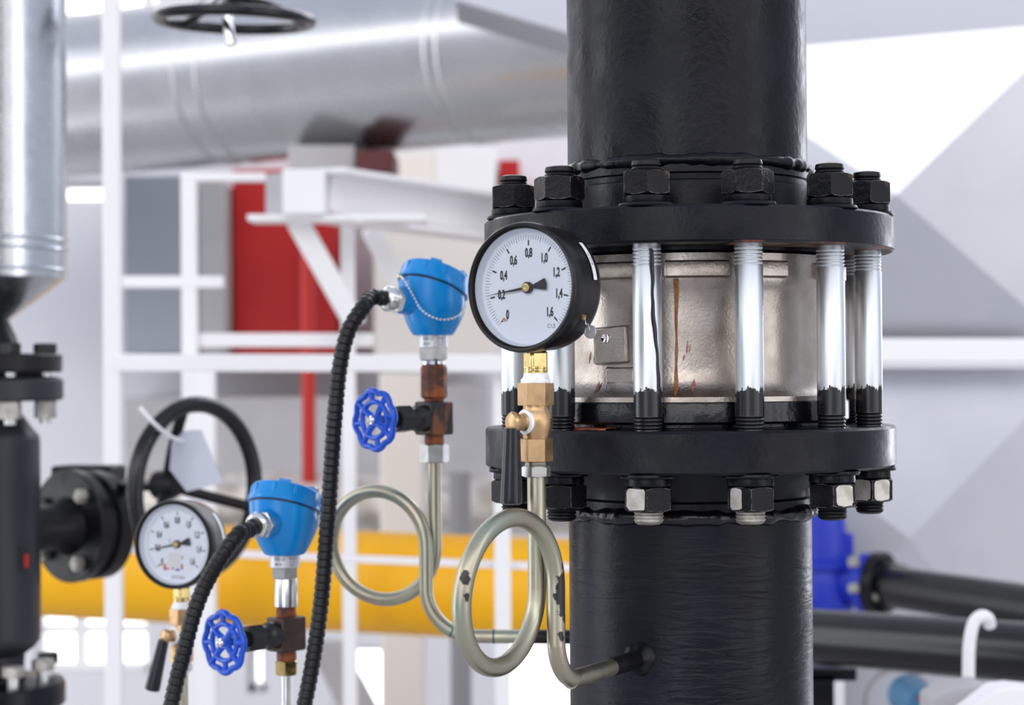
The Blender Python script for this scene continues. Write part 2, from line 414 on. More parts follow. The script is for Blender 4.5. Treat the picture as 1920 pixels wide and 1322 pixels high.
# ------------------------------------------------------------------ the setting
def wall_grid(name, X0, X1, Z0, Z1, Y, depth, holes, mat):
    mb = MB(); xs = sorted({X0, X1, *[h[0] for h in holes], *[h[1] for h in holes]}); zs = sorted({Z0, Z1, *[h[2] for h in holes], *[h[3] for h in holes]})
    for i in range(len(xs)-1):
        for k in range(len(zs)-1):
            cx, cz = (xs[i]+xs[i+1])/2, (zs[k]+zs[k+1])/2
            if any(h[0] < cx < h[1] and h[2] < cz < h[3] for h in holes): continue
            mb.box(xs[i+1]-xs[i], depth, zs[k+1]-zs[k], T(cx, Y+depth/2, cz))
    return struct(mb.build(name, mat, flat=True))
DW = 9.0
def hole(x0, y0, x1, y1):
    a = at(x0, y0, DW); b = at(x1, y1, DW); return (a.x, b.x, b.z, a.z)
WIN = [hole(60, 1138, 280, 1262), hole(462, 1205, 500, 1300), hole(620, 1212, 728, 1345), hole(946, 1190, 1085, 1360),
       hole(100, -60, 300, 30), hole(100, 338, 205, 384), hole(636, 962, 712, 1000)]
wall_grid('wall_back', -4.6, 4.6, 0, 4.6, DW, .2, WIN, WALLM)
struct(MB().box(9.2, 12, .1, T(0, 3.1, -.05)).build('floor', FLOORM, flat=True))
for i, h in enumerate(WIN):
    w = MB(); t = .03
    for (a, b, c, d) in ((h[0], h[0]+t, h[2], h[3]), (h[1]-t, h[1], h[2], h[3]), (h[0], h[1], h[2], h[2]+t), (h[0], h[1], h[3]-t, h[3])):
        w.box(b-a, .08, d-c, T((a+b)/2, DW+.12, (c+d)/2))
    if i == 0:
        for px in (142, 208): x = at(px, 1200, DW).x; w.box(.045, .07, h[3]-h[2], T(x, DW+.12, (h[2]+h[3])/2))
        z = at(100, 1186, DW).z; w.box(h[1]-h[0], .06, .035, T((h[0]+h[1])/2, DW+.12, z))
    if i == 4:
        for px in (207, 270): x = at(px, 20, DW).x; w.box(.04, .07, h[3]-h[2], T(x, DW+.12, (h[2]+h[3])/2))
    o = struct(w.build('window_%d' % (i+1), WHITEPAINT, flat=True))
    struct(MB().box(h[1]-h[0]-.02, .006, h[3]-h[2]-.02, T((h[0]+h[1])/2, DW+.12, (h[2]+h[3])/2)).build('pane', GLASS, o, flat=True))

# ------------------------------------------------------------------ the black riser with the wafer check valve
CX, CY = at(1291, 700, 1.71).x, 1.71
CDIR = Vector((-CX, -CY, 0)).normalized()
RZ = math.atan2(CDIR.x, -CDIR.y)              # local -y looks at the viewer
HZ = CZ
def up_flange():
    r = thing('riser_pipe', 'thick black painted riser pipe rising from the upper bolted flange', 'pipe', (CX, CY, HZ+.1002), RZ)
    z0 = HZ; m = T(CX, CY, z0) @ Matrix.Rotation(RZ, 4, 'Z')
    MB().lathe([(.1057, .1765), (.1057, 2.4)], 96, m).build('pipe', BLACK, r)
    ph = [random.random()*6 for _ in range(5)]
    wob = lambda a: 1+.16*math.sin(23*a+ph[0])*math.sin(5*a+ph[1])+.10*math.sin(47*a+ph[2])*math.sin(3*a)+.14*math.sin(9*a+ph[3])
    MB().torus(m @ T(0, 0, .1772), .1057, .0052, 220, 14, wob).build('weld_bead', BLACK, r)
    fl = MB().lathe([(.128, .1002), (.131, .1005), (.131, .1035), (.1778, .1035), (.1800, .1055), (.1800, .1318), (.1782, .1337), (.1215, .1337), (.1130, .1352), (.1090, .1400),
                     (.1078, .1600), (.1050, .1615), (.1050, .1660), (.1074, .1672), (.1070, .1755)], 128, m)
    fl.build('flange', FLANGEBLACK, r)
    MB().lathe([(.132, .1033), (.1776, .1033), (.1795, .1050)], 60, m, False, a0=R(12), a1=R(100)).build('primer_underside', PRIMERMIX, r)['label'] = 'reddish primer showing on the underside of the rim'
    return m
MAINM = up_flange()
def low_flange():
    r = thing('riser_pipe', 'thick black brush-painted riser pipe below the lower bolted flange', 'pipe', (CX, CY, 0), RZ)
    m = MAINM
    MB().lathe([(.1070, -HZ), (.1070, -.119)], 96, m).build('pipe', BRUSHED, r)
    ph = [random.random()*6 for _ in range(5)]
    wob = lambda a: 1+.18*math.sin(21*a+ph[0])*math.sin(6*a+ph[1])+.10*math.sin(43*a+ph[2])*math.sin(4*a)+.16*math.sin(11*a+ph[3])
    MB().torus(m @ T(0, 0, -.1215), .1072, .0062, 220, 14, wob).build('weld_bead', BLACKTHICK, r)
    MB().lathe([(.1070, -.1200), (.1080, -.1100), (.1058, -.1080), (.1062, -.1020), (.1092, -.0960), (.1130, -.0860), (.1215, -.0822), (.1780, -.0822), (.1802, -.0802), (.1802, -.0493),
                (.1785, -.0473), (.131, -.0473), (.131, -.0462), (.128, -.0460)], 128, m).build('flange', FLANGEBLACK, r)
    return r
LOWRISER = low_flange()
def check_valve():
    r = thing('check_valve', 'cast stainless wafer check valve clamped between the two black flanges', 'valve', (CX, CY, HZ-.046), RZ)
    m = MAINM
    prof = [(.128, .0985), (.1305, .0980), (.1305, .0790), (.1300, .0745), (.1272, .0700), (.1250, .0640), (.1243, .0500), (.1240, .0250), (.1242, .0050), (.1255, -.0070), (.1290, -.0140), (.1345, -.0185), (.1372, -.0205), (.1378, -.0255)]
    def body_r(z):
        for (r0, z0), (r1, z1) in zip(prof, prof[1:]):
            if z1 <= z <= z0: return r1+(r0-r1)*(z-z1)/max(1e-9, z0-z1)
        return .1378
    def scallop(a, z, q):
        if z > .075 or z < -.015: return q
        k = math.sin(PI*(.075-z)/.09)
        d = ((a-R(18)+R(30)) % R(60)-R(30))/R(30)
        return q-.0030*k*math.exp(-(d*3.2)**2)+.0012*k
    MB().lathe(prof, 160, m, rmod=scallop).build('body', CASTMETAL, r)
    for (a0, a1) in ((-41, -17), (-8, 14.5), (21.5, 37), (56, 84), (100, 130), (150, 200), (220, 260), (285, 305)):
        n = 10; vs = []; fs = []
        for k in range(n+1):
            a = R(a0+(a1-a0)*k/n)
            for (q, z) in ((.127, .0915), (.1375, .0915), (.1385, .0900), (.1385, .0790), (.1375, .0776), (.127, .0770)):
                vs.append((q*math.sin(a), -q*math.cos(a), z))
        for k in range(n):
            for j in range(6): fs.append((k*6+j, k*6+(j+1) % 6, (k+1)*6+(j+1) % 6, (k+1)*6+j))
        fs += [tuple(range(6)), tuple(reversed(range(n*6, n*6+6)))]
        MB().add(vs, fs, m).build('lug', CASTMETAL, r, bevel=.0012)
    ph = random.random()*6
    MB().lathe([(.134, -.0240), (.1390, -.0246), (.1400, -.0262), (.1400, -.0410), (.1385, -.0430), (.131, -.0435), (.131, -.0458)], 128, m,
               rmod=lambda a, z, q: q+.0004*math.sin(33*a+ph)+.0003*math.sin(57*a)).build('painted_rim', BLACKTHICK, r)['label'] = 'rim thickly painted black'
    # boss plate with a countersunk screw, lower left of the body
    a = R(-30.5); pm = m @ T(.1185*math.sin(a), -.1185*math.cos(a), .0228) @ Matrix.Rotation(a-R(2), 4, 'Z') @ Matrix.Rotation(R(-3), 4, 'Y')
    bp = MB().box(.0335, .020, .0315, pm).build('boss_plate', CASTMETAL, r, bevel=.002)
    MB().lathe([(.0001, .0), (.0030, .0006), (.0040, .0011), (.0040, 0)], 24, pm @ T(-.003, -.0102, .006) @ Matrix.Rotation(PI/2, 4, 'X')).build('screw', CHROME, bp)
    MB().box(.030, .012, .016, m @ T(.1205*math.sin(R(-27)), -.1205*math.cos(R(-27)), -.003) @ Matrix.Rotation(R(-27), 4, 'Z')).build('cast_lettering_pad', CASTMETAL, r, bevel=.003)
    # rust run and red smears on the body
    rr = lambda z: body_r(z)+.0012
    pth = [(R(-4.3-.35*i/46+.10*math.sin(i*.31)), .0762-.0965*i/46, (1.25-.5*i/14) if i < 14 else (.62+.14*math.sin(i*.5)) if i < 34 else (.62+.05*(i-34)) if i < 43 else 1.1-.3*(i-43)) for i in range(47)]
    v, f = cyl_strip(None, rr, pth, .0018, .0002); st = MB().add(v, f, m).build('rust_run', RUSTSTAIN, r); st['label'] = 'orange rust run down the valve body'
    for (ad, zc, h, w) in ((-.4, .0205, .011, .0009), (.5, .019, .008, .0007), (-1.7, .012, .005, .0009), (1.7, -.011, .011, .0016), (-36, -.012, .010, .0014), (-41, .013, .010, .0014), (20.5, .051, .003, .0012)):
        pth = [(R(ad)+.0035*(i-4)/4*(-1 if w < .0012 else -2), zc+h*(.5-i/8), .15+math.sin(PI*i/8)*(.8+.3*math.sin(i*2.3+ad))) for i in range(9)]
        v, f = cyl_strip(None, rr, pth, w, .0002); MB().add(v, f, m).build('red_smear', REDSTAIN, r)
    a = R(-27)
    MB().lathe([(.1325, -.0466), (.1325, -.0456), (.150, -.0462), (.150, -.0472)], 30, m, False, a0=R(-52), a1=R(-27)).build('primer_edge', ORANGEP, r)
check_valve()

# studs with their nuts: one stud, angle round the flange from the front
def nut_patch(mb, m, af, fa, z0, z1, k0=-.86, k1=.86, seed=1):
    rnd = random.Random(seed); ap = af/2+.00025; hw = af/2*math.tan(PI/6); n = 20; pts = []
    tc, zc = (k0+k1)/2*hw, (z0+z1)/2; a, b = (k1-k0)/2*hw, (z1-z0)/2
    for i in range(n):
        t = 2*PI*i/n; e = .38
        x = math.copysign(abs(math.cos(t))**e, math.cos(t)); y = math.copysign(abs(math.sin(t))**e, math.sin(t)); j = .94+.1*rnd.random()
        pts.append((tc+x*a*j, zc+y*b*j))
    ca, sa = math.cos(fa), math.sin(fa); vs = []
    for h in (0, -.0002):
        for (t, z) in pts: q = ap+h; vs.append((q*sa+t*ca, -q*ca+t*sa, z))
    fs = [tuple(range(n)), tuple(reversed(range(n, 2*n)))]+[(k, (k+1) % n, n+(k+1) % n, n+k) for k in range(n)]
    mb.add(vs, fs, m)
RBC = .158; AF = .0365
TH = lambda z0, z1, r=.0118, p=.003: [q for i in range(int((z1-z0)/p+.5)) for q in ((r-.0011, z0+i*p), (r, z0+i*p+p*.45), (r-.0001, z0+i*p+p*.6))]
STUDS = [  # angle, label, upper nut turn, lower nut turn, bare lower faces
    (-72, 'zinc stud bolt leftmost of the flange studs, passing behind the front gauge stem', 32, 8, []),
    (-42, 'zinc stud bolt just right of the brass gauge stem, below the gauge case', -4, -8, []),
    (-12, 'zinc stud bolt with a black paint drip running down its shank', 32, 26, [(-1, -.86, .86)]),
    (18, 'zinc stud bolt near the middle of the valve, right of the drip-marked one', 3, 32, [(-1, -.8, .2)]),
    (48, 'zinc stud bolt right of the valve body, larger of the right-hand pair', 33, 32, [(1, -.75, .8)]),
    (78, 'zinc stud bolt farthest right of all, at the flange rim', 38, 36, [(-1, -.8, .86), (1, -.8, .7)]),
    (108, 'zinc stud bolt at the rear, glimpsed in the gap between the right-hand pair', 10, 20, []),
    (-102, 'zinc stud bolt at the rear left, mostly hidden behind the leftmost stud', 10, 20, []),
]
for si, (deg, lab, ru, rl, bare) in enumerate(STUDS):
    p = MAINM @ Vector((RBC*math.sin(R(deg)), -RBC*math.cos(R(deg)), -.0473))
    to = Vector((-p.x, -p.y, 0)); rz = math.atan2(to.x, -to.y)
    s = thing('stud_bolt', lab, 'bolt', p, rz, 'stud bolts joining the riser flanges')
    m = T(p) @ Matrix.Rotation(rz, 4, 'Z'); b = .0473
    prof = [(.0085, b-.1225), (.0112, b-.1205)]+TH(b-.1205, b-.1115)+[(.0112, b-.110), (.0112, .0)]+TH(.001, .014)+[(.0118, .0145), (.0118, .0985+.0473-.013)]+TH(.0985+.0473-.012, .0985+.0473+.003)+[(.0112, .15), (.0112, b+.1625)]+TH(b+.163, b+.1690)+[(.0112, b+.1705), (.0085, b+.1715)]
    rod = MB().lathe(prof, 32, m).build('stud', ZINC, s, ang=50); rod['label'] = 'zinc shank, black paint at its foot'
    e = MB().lathe([(.0123, b+.1625)]+[(r+.0004, z) for r, z in TH(b+.163, b+.1690)]+[(.0115, b+.1708), (.0085, b+.1719), (.0001, b+.1721)], 32, m).build('painted_tip', BLACKSAT, s, ang=50)
    MB().lathe([(.0001, b-.1229), (.0088, b-.1227), (.0117, b-.1209)]+[(r+.0004, z) for r, z in TH(b-.1205, b-.1115)], 32, m).build('painted_tip', STEELNUT if deg in (-12, 18) else BLACKSAT, s, ang=50)
    tr = Matrix.Rotation(R(random.uniform(-2, 2)), 4, 'Y') if abs(deg) < 80 else Matrix.Identity(4)
    MB().hexa(AF, b+.1428, b+.1630, m @ Matrix.Rotation(R(ru), 4, 'Z')).build('nut', NUTBLACK, s, ang=28)
    MB().hexa(AF, b-.1120, b-.0918, m @ Matrix.Rotation(R(rl), 4, 'Z')).build('nut', NUTBLACK, s, ang=28)
    MB().lathe([(.012, b+.1367), (.0188, b+.1369), (.0192, b+.1376), (.0190, b+.1422), (.012, b+.1428)], 40, m).build('spring_washer', BLACK, s)
    MB().lathe([(.012, b-.0918), (.0188, b-.0914), (.0192, b-.0900), (.0188, b-.0858), (.012, b-.0855)], 40, m).build('spring_washer', BLACK, s)
    MB().lathe([(.012, b+.1337), (.0228, b+.1337), (.0232, b+.1345), (.0222, b+.1365), (.012, b+.1368)], 40, m).build('washer', BLACK, s)
    MB().lathe([(.012, b-.0856), (.0222, b-.0854), (.0230, b-.0838), (.0225, b-.0822), (.012, b-.0822)], 40, m).build('washer', BLACK, s)
    if bare:
        pm = MB()
        for j, (sd, k0, k1) in enumerate(bare): nut_patch(pm, m, AF, R(rl-30)+(R(30) if sd > 0 else R(-30)) if False else R(rl)+(-R(60) if False else 0)+(R(0) if sd > 0 else -R(60))+(R(0)), b-.1105, b-.0930, k0, k1, si*7+j)
        pm.build('bare_patch', STEELNUT, s)['label'] = 'bare metal where the paint has worn off'
    if deg == -12:
        pth = [(R(17)+.05*math.sin(i*.23)+.02*math.sin(i*.8)+.62*(i/46)**1.7, .1465-.1165*i/46, .85+.16*math.sin(i*.33)) for i in range(47)]
        v, f = cyl_strip(None, lambda z: .0120, pth, .0019); MB().add(v, f, m).build('paint_drip', BLACKTHICK, s)['label'] = 'run of black paint'

# ------------------------------------------------------------------ pressure gauges
def gauge(front_c, g, label, second=False):
    """front_c: centre of the bezel front; g: turn about the vertical"""
    rot = Matrix.Rotation(g, 4, 'Z'); mid = Vector(front_c)+rot @ Vector((0, .021, 0))
    base = mid+Vector((0, 0, -.0735))
    r = thing('pressure_gauge', label, 'gauge', base, g, 'round pressure gauges')
    m = T(mid) @ rot; A = m @ Matrix.Rotation(PI/2, 4, 'X')     # A: local z faces the viewer (local -y)
    MB().lathe([(.0400, -.0230), (.0455, -.0225), (.0478, -.0195), (.0484, -.016), (.0488, .004), (.0488, .012), (.0466, .012), (.0466, .0)], 96, A).build('case', CASE, r)
    MB().lathe([(.0487, .004), (.0500, .0052), (.0502, .0070), (.0502, .0175), (.0497, .0196), (.0484, .0208), (.0468, .0205), (.0456, .0188), (.0453, .0150), (.0466, .010)], 96, A, False).build('bezel', CASE, r)
    d = MB().lathe([(.0001, .0085), (.0432, .0085), (.0440, .0092), (.0453, .0165)], 96, A, False).build('dial', DIAL, r)
    mk = MB(); D0 = .00865
    def seg(a, r0, r1, w, zz=D0):
        ca, sa = math.cos(a), math.sin(a); q = [(r0*ca-w*sa, r0*sa+w*ca, zz), (r1*ca-w*sa, r1*sa+w*ca, zz), (r1*ca+w*sa, r1*sa-w*ca, zz), (r0*ca+w*sa, r0*sa-w*ca, zz)]
        mk.add(q, [(0, 1, 2, 3)], A)
    for i in range(81):
        a = R(225-270*i/80); seg(a, .0372 if i % 5 else .0358, .0408, .00014)
        if i % 10 == 0: seg(a, .0326, .0366, .00062)
    for i, tx in enumerate(('0', '0,2', '0,4', '0,6', '0,8', '1,0', '1,2', '1,4', '1,6')):
        a = R(225-270*i/8); rr = (.0285, .0262, .0255, .0255, .0265, .0265, .0278, .0285, .0275)[i]
        v, f = text_mesh(tx, .0097, .56, .032)
        v2 = [(x*1.0, y, z) for x, y, z in v]; mk.add(v2, f, A @ T(rr*math.cos(a)*1.0, rr*math.sin(a), D0))
        mk.add([(x+.00022, y, z) for x, y, z in v2], f, A @ T(rr*math.cos(a), rr*math.sin(a), D0+.00002))
    if not second:
        v, f = text_mesh('C1,5', .0046, .85); mk.add(v, f, A @ T(.0205, -.0300, D0))
    else:
        v, f = text_mesh('РОСМА', .0046, 1.0); mk.add(v, f, A @ T(.001, -.0375, D0))
        v, f = text_mesh('C', .006, .9); mk.add(v, f, A @ T(-.0095, .0035, D0))
        v, f = text_mesh('P', .006, .9); mk.add(v, f, A @ T(.0065, -.0155, D0))
        sk = MB().box(.0150, .0165, .0002, A @ T(-.005, -.0185, D0+.0003) @ Matrix.Rotation(R(-8), 4, 'Z')).build('sticker', LABELW, r); sk['label'] = 'white square sticker on the dial'
        rp = MB()
        for (x, y, w, h) in ((-.0165, -.0265, .003, .007), (-.0125, -.0282, .005, .0016), (-.006, -.0278, .003, .002), (.0055, -.0255, .0024, .0065)): rp.box(w, h, .0001, A @ T(x, y, D0+.0001))
        rp.build('red_print', INKRED, d); MB().box(.005, .0022, .0001, A @ T(0, -.0290, D0+.0001)).build('blue_print', INKBLUE, d)
    mk.build('dial_markings', INK, d, flat=True)
    # stop pin at zero
    a = R(228); MB().box(.004, .0012, .0014, A @ T(.0335*math.cos(a), .0335*math.sin(a)+.0005, D0+.0008)).build('stop_pin', BRASS, d)
    pa = R(225-270*(.22 if not second else .20)/1.6); pm = A @ Matrix.Rotation(pa, 4, 'Z')
    MB().prism([(.0385, 0), (.004, .0011), (-.0045, .0011), (-.0170, .0047), (-.0178, .0), (-.0170, -.0047), (-.0045, -.0011), (.004, -.0011)], .0108, .0112, pm).build('pointer', INK, r)
    MB().lathe([(.0044, .0088), (.0044, .0120), (.0040, .0125), (.0001, .0125)], 32, A).build('pointer_hub', INK, r)
    MB().lathe([(.0034, .0120), (.0032, .0133), (.0012, .0136), (.0001, .0132)], 24, A).build('hub_pin', BRASS, r)
    MB().lathe([(.0458, .0160), (.0458, .0168)], 64, A).build('glass', GLASS, r)
    # brass stem: square shank, knurled collar, thread tape
    sm = T(mid) @ Matrix.Rotation(g+R(62), 4, 'Z')
    st = MB().box(.0150, .0150, .0175, sm @ T(0, 0, -.0572)); st.build('stem', BRASS, r, bevel=.0022)
    MB().lathe([(.0088, -.0660), (.0094, -.0655), (.0094, -.0648), (.0088, -.0642), (.0088, -.0625), (.0095, -.0620), (.0095, -.0612), (.0080, -.0605)], 36, sm, rmod=lambda a, z, q: q*(1+.012*math.sin(18*a))).build('stem_collar', BRASS, r)
    MB().lathe([(.0114, -.0735), (.0112, -.0710), (.0098, -.0690), (.0090, -.0655)], 36, sm, rmod=lambda a, z, q: q*(1+.05*math.sin(7*a+z*900)+.03*math.sin(13*a))).build('thread_tape', PTFE, r)
    # paper strip on the case, lead seal on wire
    ga = R(62)
    lb = []; v = []; f = []
    for i in range(17):
        a = R(118-46*i/16)
        for z in (-.0148, -.0098): v.append((.0489*math.sin(a+PI), -.0489*math.cos(a+PI), z))
    f = [(2*i, 2*i+1, 2*i+3, 2*i+2) for i in range(16)]
    def side(a, z, q=.0490): return A @ Vector((q*math.sin(a), q*math.cos(a), z))
    v = []; f = []
    for i in range(17):
        a = R(46+38*i/16)
        for z in (-.0125, -.0078): v.append(side(a, z, .0492))
    f = [(2*i, 2*i+1, 2*i+3, 2*i+2) for i in range(16)]
    sl = MB().add(v, f).build('case_label', LABELW, r)
    if not second:
        tv, tf = text_mesh('13-2218', .0034, 1.0)
        vv = [side(R(64)+x/.049, -.0101+y, .0494) for x, y, z in tv]
        MB().add(vv, tf).build('case_label_print', INK, sl, flat=True)
        MB().add([side(R(20)+.02*math.cos(t), -.004+.0012*math.sin(t), .0500) for t in [2*PI*i/10 for i in range(10)]], [tuple(range(10))]).build('paint_scrape', ORANGEP, r)
        p0 = side(R(118), .000, .0488); p1 = side(R(118), .000, .0512)
        sc = MB().cyl(p0, p1, .0022, seg=16).build('seal_screw', BRONZE, r)
        p2 = side(R(125), -.010, .0535)+Vector((0, -.004, -.004))
        MB().tube(smooth_path([p1, p1+Vector((.001, -.002, -.005)), p2+Vector((-.002, -.002, .006)), p2], 8), .0004, 8).build('seal_wire', STEEL, r)
        nd = Vector((-.45, -.85, .1)).normalized()
        MB().lathe([(.0030, -.0016), (.0048, -.0013), (.0052, -.0005), (.0052, .0007), (.0047, .0013), (.0040, .0013), (.0037, .0009), (.0001, .0009)], 28, frame(p2, nd)).build('seal', NUTZINC, r)
    else:
        MB().add([side(R(24)+.09*math.cos(t), -.010+.002*math.sin(t), .0494) for t in [2*PI*i/10 for i in range(10)]], [tuple(range(10))]).build('case_mark', ORANGEP, r)
    return base
G1 = gauge(at(974.5, 538.5, 1.475), R(-34.5), 'larger black pressure gauge with clean white dial in front of the upper flange')
G2 = gauge(at(322, 1022, 2.17), R(-21), 'black pressure gauge with stickered white dial at lower left, beside the big handwheel', True)

def cock(top, label, lever_dir, hang, turn):
    """ball cock below a gauge stem; top = centre of its upper face"""
    r = thing('gauge_cock', label, 'valve', top+Vector((0, 0, -.0605)), 0, 'brass gauge cocks')
    m = T(top); hm = m @ Matrix.Rotation(turn, 4, 'Z')
    MB().hexa(.0245, -.0172, 0, hm, True, False, depth=.25, ch=1.1).build('upper_hexagon', BRONZE, r, ang=25, bevel=.0004)
    MB().lathe([(.0100, -.0430), (.0104, -.0405), (.0120, -.0365), (.0130, -.0320), (.0132, -.0295), (.0128, -.0265), (.0112, -.0220), (.0098, -.0195), (.0100, -.0168)], 40, m).build('ball_body', BRONZE, r)
    MB().hexa(.0225, -.0605, -.0430, hm, False, True, depth=.25, ch=1.1).build('lower_hexagon', BRONZE, r, ang=25, bevel=.0004)
    c = top+Vector((0, 0, -.0297)); d = Vector(lever_dir).normalized()
    MB().lathe([(.0082, .0085), (.0096, .0090), (.0096, .0112), (.0074, .0120), (.0060, .0112)], 40, frame(c, d), False).build('seal_ring', PTFE, r)
    e = c+d*.0235
    MB().rod(c+d*.006, e, [(0, .0052), (.20, .0056), (.24, .0074), (.38, .0072), (.42, .0062), (.66, .0066), (.80, .0080), (.94, .0084), (1.06, .0070), (1.12, .0040), (1.13, .0001)], 32).build('lever_spindle', BRONZE, r)
    h0 = e+d*(-.0005)+Vector(hang).normalized()*.004; h1 = h0+Vector(hang).normalized()*.0585
    MB().rod(h0, h1, [(0, .0052), (.004, .0062), (.5, .0074), (.93, .0086), (.985, .0083), (1.0, .0064), (1.001, .0001)], 36).build('lever_handle', HANDLE, r)
    MB().lathe([(.0022, .0128), (.0026, .0133), (.0001, .0134)], 16, frame(c, (.9, -.42, .0))).build('grub_screw', STEEL, r)
    return top+Vector((0, 0, -.0605))
K1 = cock(G1, 'brass ball cock with hanging black lever under the front gauge', (-.80, -.60, -.02), (-.02, .02, -1), R(0))
K2 = cock(G2, 'brass ball cock with black lever under the lower left gauge', (-.72, -.66, 0), (-.24, .02, -1), R(20))

# ------------------------------------------------------------------ siphon tubes
TR = .00715
def arc_path(c, u, v, a0, a1, n, rad): return [c+u*(rad*math.cos(a0+(a1-a0)*i/n))+v*(rad*math.sin(a0+(a1-a0)*i/n)) for i in range(n+1)]
def bend(p, d0, d1, rad, n=10):
    """points of a round bend at corner p from direction d0 to d1"""
    d0 = d0.normalized(); d1 = d1.normalized(); ang = d0.angle(d1); t = rad*math.tan(ang/2)
    s = p-d0*t; nrm = (d1-d0*d1.dot(d0)).normalized(); c = s+nrm*rad
    return [c-nrm*(rad*math.cos(ang*i/n))+d0*(rad*math.sin(ang*i/n)) for i in range(n+1)]
def siphon_path(top, zc, rad, u, off, zb, tail_dir, tail_len, brad=.034):
    """down, once round the loop (bottom, far side u, top) and down again beside itself, then off along tail_dir"""
    u = Vector(u).normalized(); Zv = Vector((0, 0, 1)); v = Vector(off)
    S0 = Vector((top.x, top.y, zc)); P = [Vector(top), Vector((top.x, top.y, zc+(top.z-zc)*.5)), Vector((top.x, top.y, zc+rad*.45))]
    n = 60
    for i in range(n+1):
        t = i/n; a = 2*PI*t
        k = max(0, min(1, (t-.08)/.84)); k = k*k*(3-2*k)
        P.append(S0+u*(rad-rad*math.cos(a))-Zv*(rad*math.sin(a))+v*k)
    e = P[-1]; d0 = Vector((0, 0, -1)); corner = Vector((e.x, e.y, zb)); P.append(corner+Vector((0, 0, brad*1.8)))
    P += bend(corner, d0, tail_dir, brad); P.append(corner+tail_dir.normalized()*tail_len)
    return [P[0]]+smooth_path(P, 6)[1:]
def cut(path, L):
    """split a path at length L from its end"""
    acc = 0
    for i in range(len(path)-1, 0, -1):
        acc += (path[i]-path[i-1]).length
        if acc >= L: return path[:i+1], path[i:]
    return path[:1], path
# front siphon
top1 = K1+Vector((0, 0, -.0035)); ent = Vector((CX, CY, 0))
e1 = top1+Vector((.0138, -.0085, 0)); d1 = (ent-e1); d1.z = 0; d1.normalize()
zc1 = at(1000, 1100, 1.48).z; zb1 = at(1060, 1281, 1.49).z
path1 = siphon_path(top1, zc1, .0560, (-.56, -.83, 0), (.0142, -.0088, 0), zb1, d1, (ent-e1).xy.length-.1070+.006)
s1 = thing('siphon_tube', 'looped yellow-zinc siphon tube in front, running into the black riser', 'tube', (top1.x, top1.y, zb1), 0, 'looped siphon tubes')
loc = lambda p: tuple(Vector(p)-Vector((top1.x, top1.y, zb1)))
def path_near(path, px, py):
    """the path point pictured nearest (px, py)"""
    def pj(p): q = CAMR.transposed() @ (p-Vector((0, 0, CZ))); return (960-F*q.x/q.z, 661+F*q.y/q.z)
    return min(path, key=lambda p: (pj(p)[0]-px)**2+(pj(p)[1]-py)**2)
sp1 = path_near(path1[len(path1)//2:], 1038, 1112); sp2 = path_near(path1, 872, 1082); sp3 = path_near(path1[len(path1)//2:], 1040, 1196)
sp4 = path_near(path1, 868, 1118)
YZ1 = yellow_zinc('yellow_zinc_tube', [(loc(sp1+Vector((.0060, -.0040, 0))), .0066, (1, .8, .30)), (loc(sp2+Vector((.000, -.0070, 0))), .0040, (1, 1, .8)), (loc(sp3+Vector((.005, -.006, 0))), .0028, (.7, 1, 1)), (loc(sp4+Vector((.003, -.0070, 0))), .0022, (1, 1, .8))])
YZ2 = yellow_zinc('yellow_zinc_tube_plain', [])
pa, pb = cut(path1, .082)
MB().tube(pa, TR, 28).build('tube', YZ1, s1)
MB().tube(pb, TR+.0003, 28).build('painted_end', BLACKSAT, s1)['label'] = 'end painted black where it enters the riser'
MB().hexa(.0200, -.0120, -.0035, T(K1) @ Matrix.Rotation(R(12), 4, 'Z'), True, True).build('union_nut', NUTZINC, s1, ang=25)
MB().lathe([(.0085, -.0036), (.0090, -.0028), (.0085, -.0020), (.0090, -.0012), (.0085, 0)], 28, T(K1)).build('thread', STEEL, s1)
# weld boss on the riser
hit = ent-d1*.1068; hit.z = zb1
bz = lambda a, z, q: q*(1+.06*math.sin(3*a+1)+.05*math.sin(5*a))
MB().lathe([(.0150, -.004), (.0135, .001), (.0112, .0035), (.0088, .0065), (.0076, .010)], 32, frame(hit, -d1), rmod=bz).build('weld_boss', BLACKSAT, LOWRISER)['label'] = 'welded boss where the siphon tube enters'

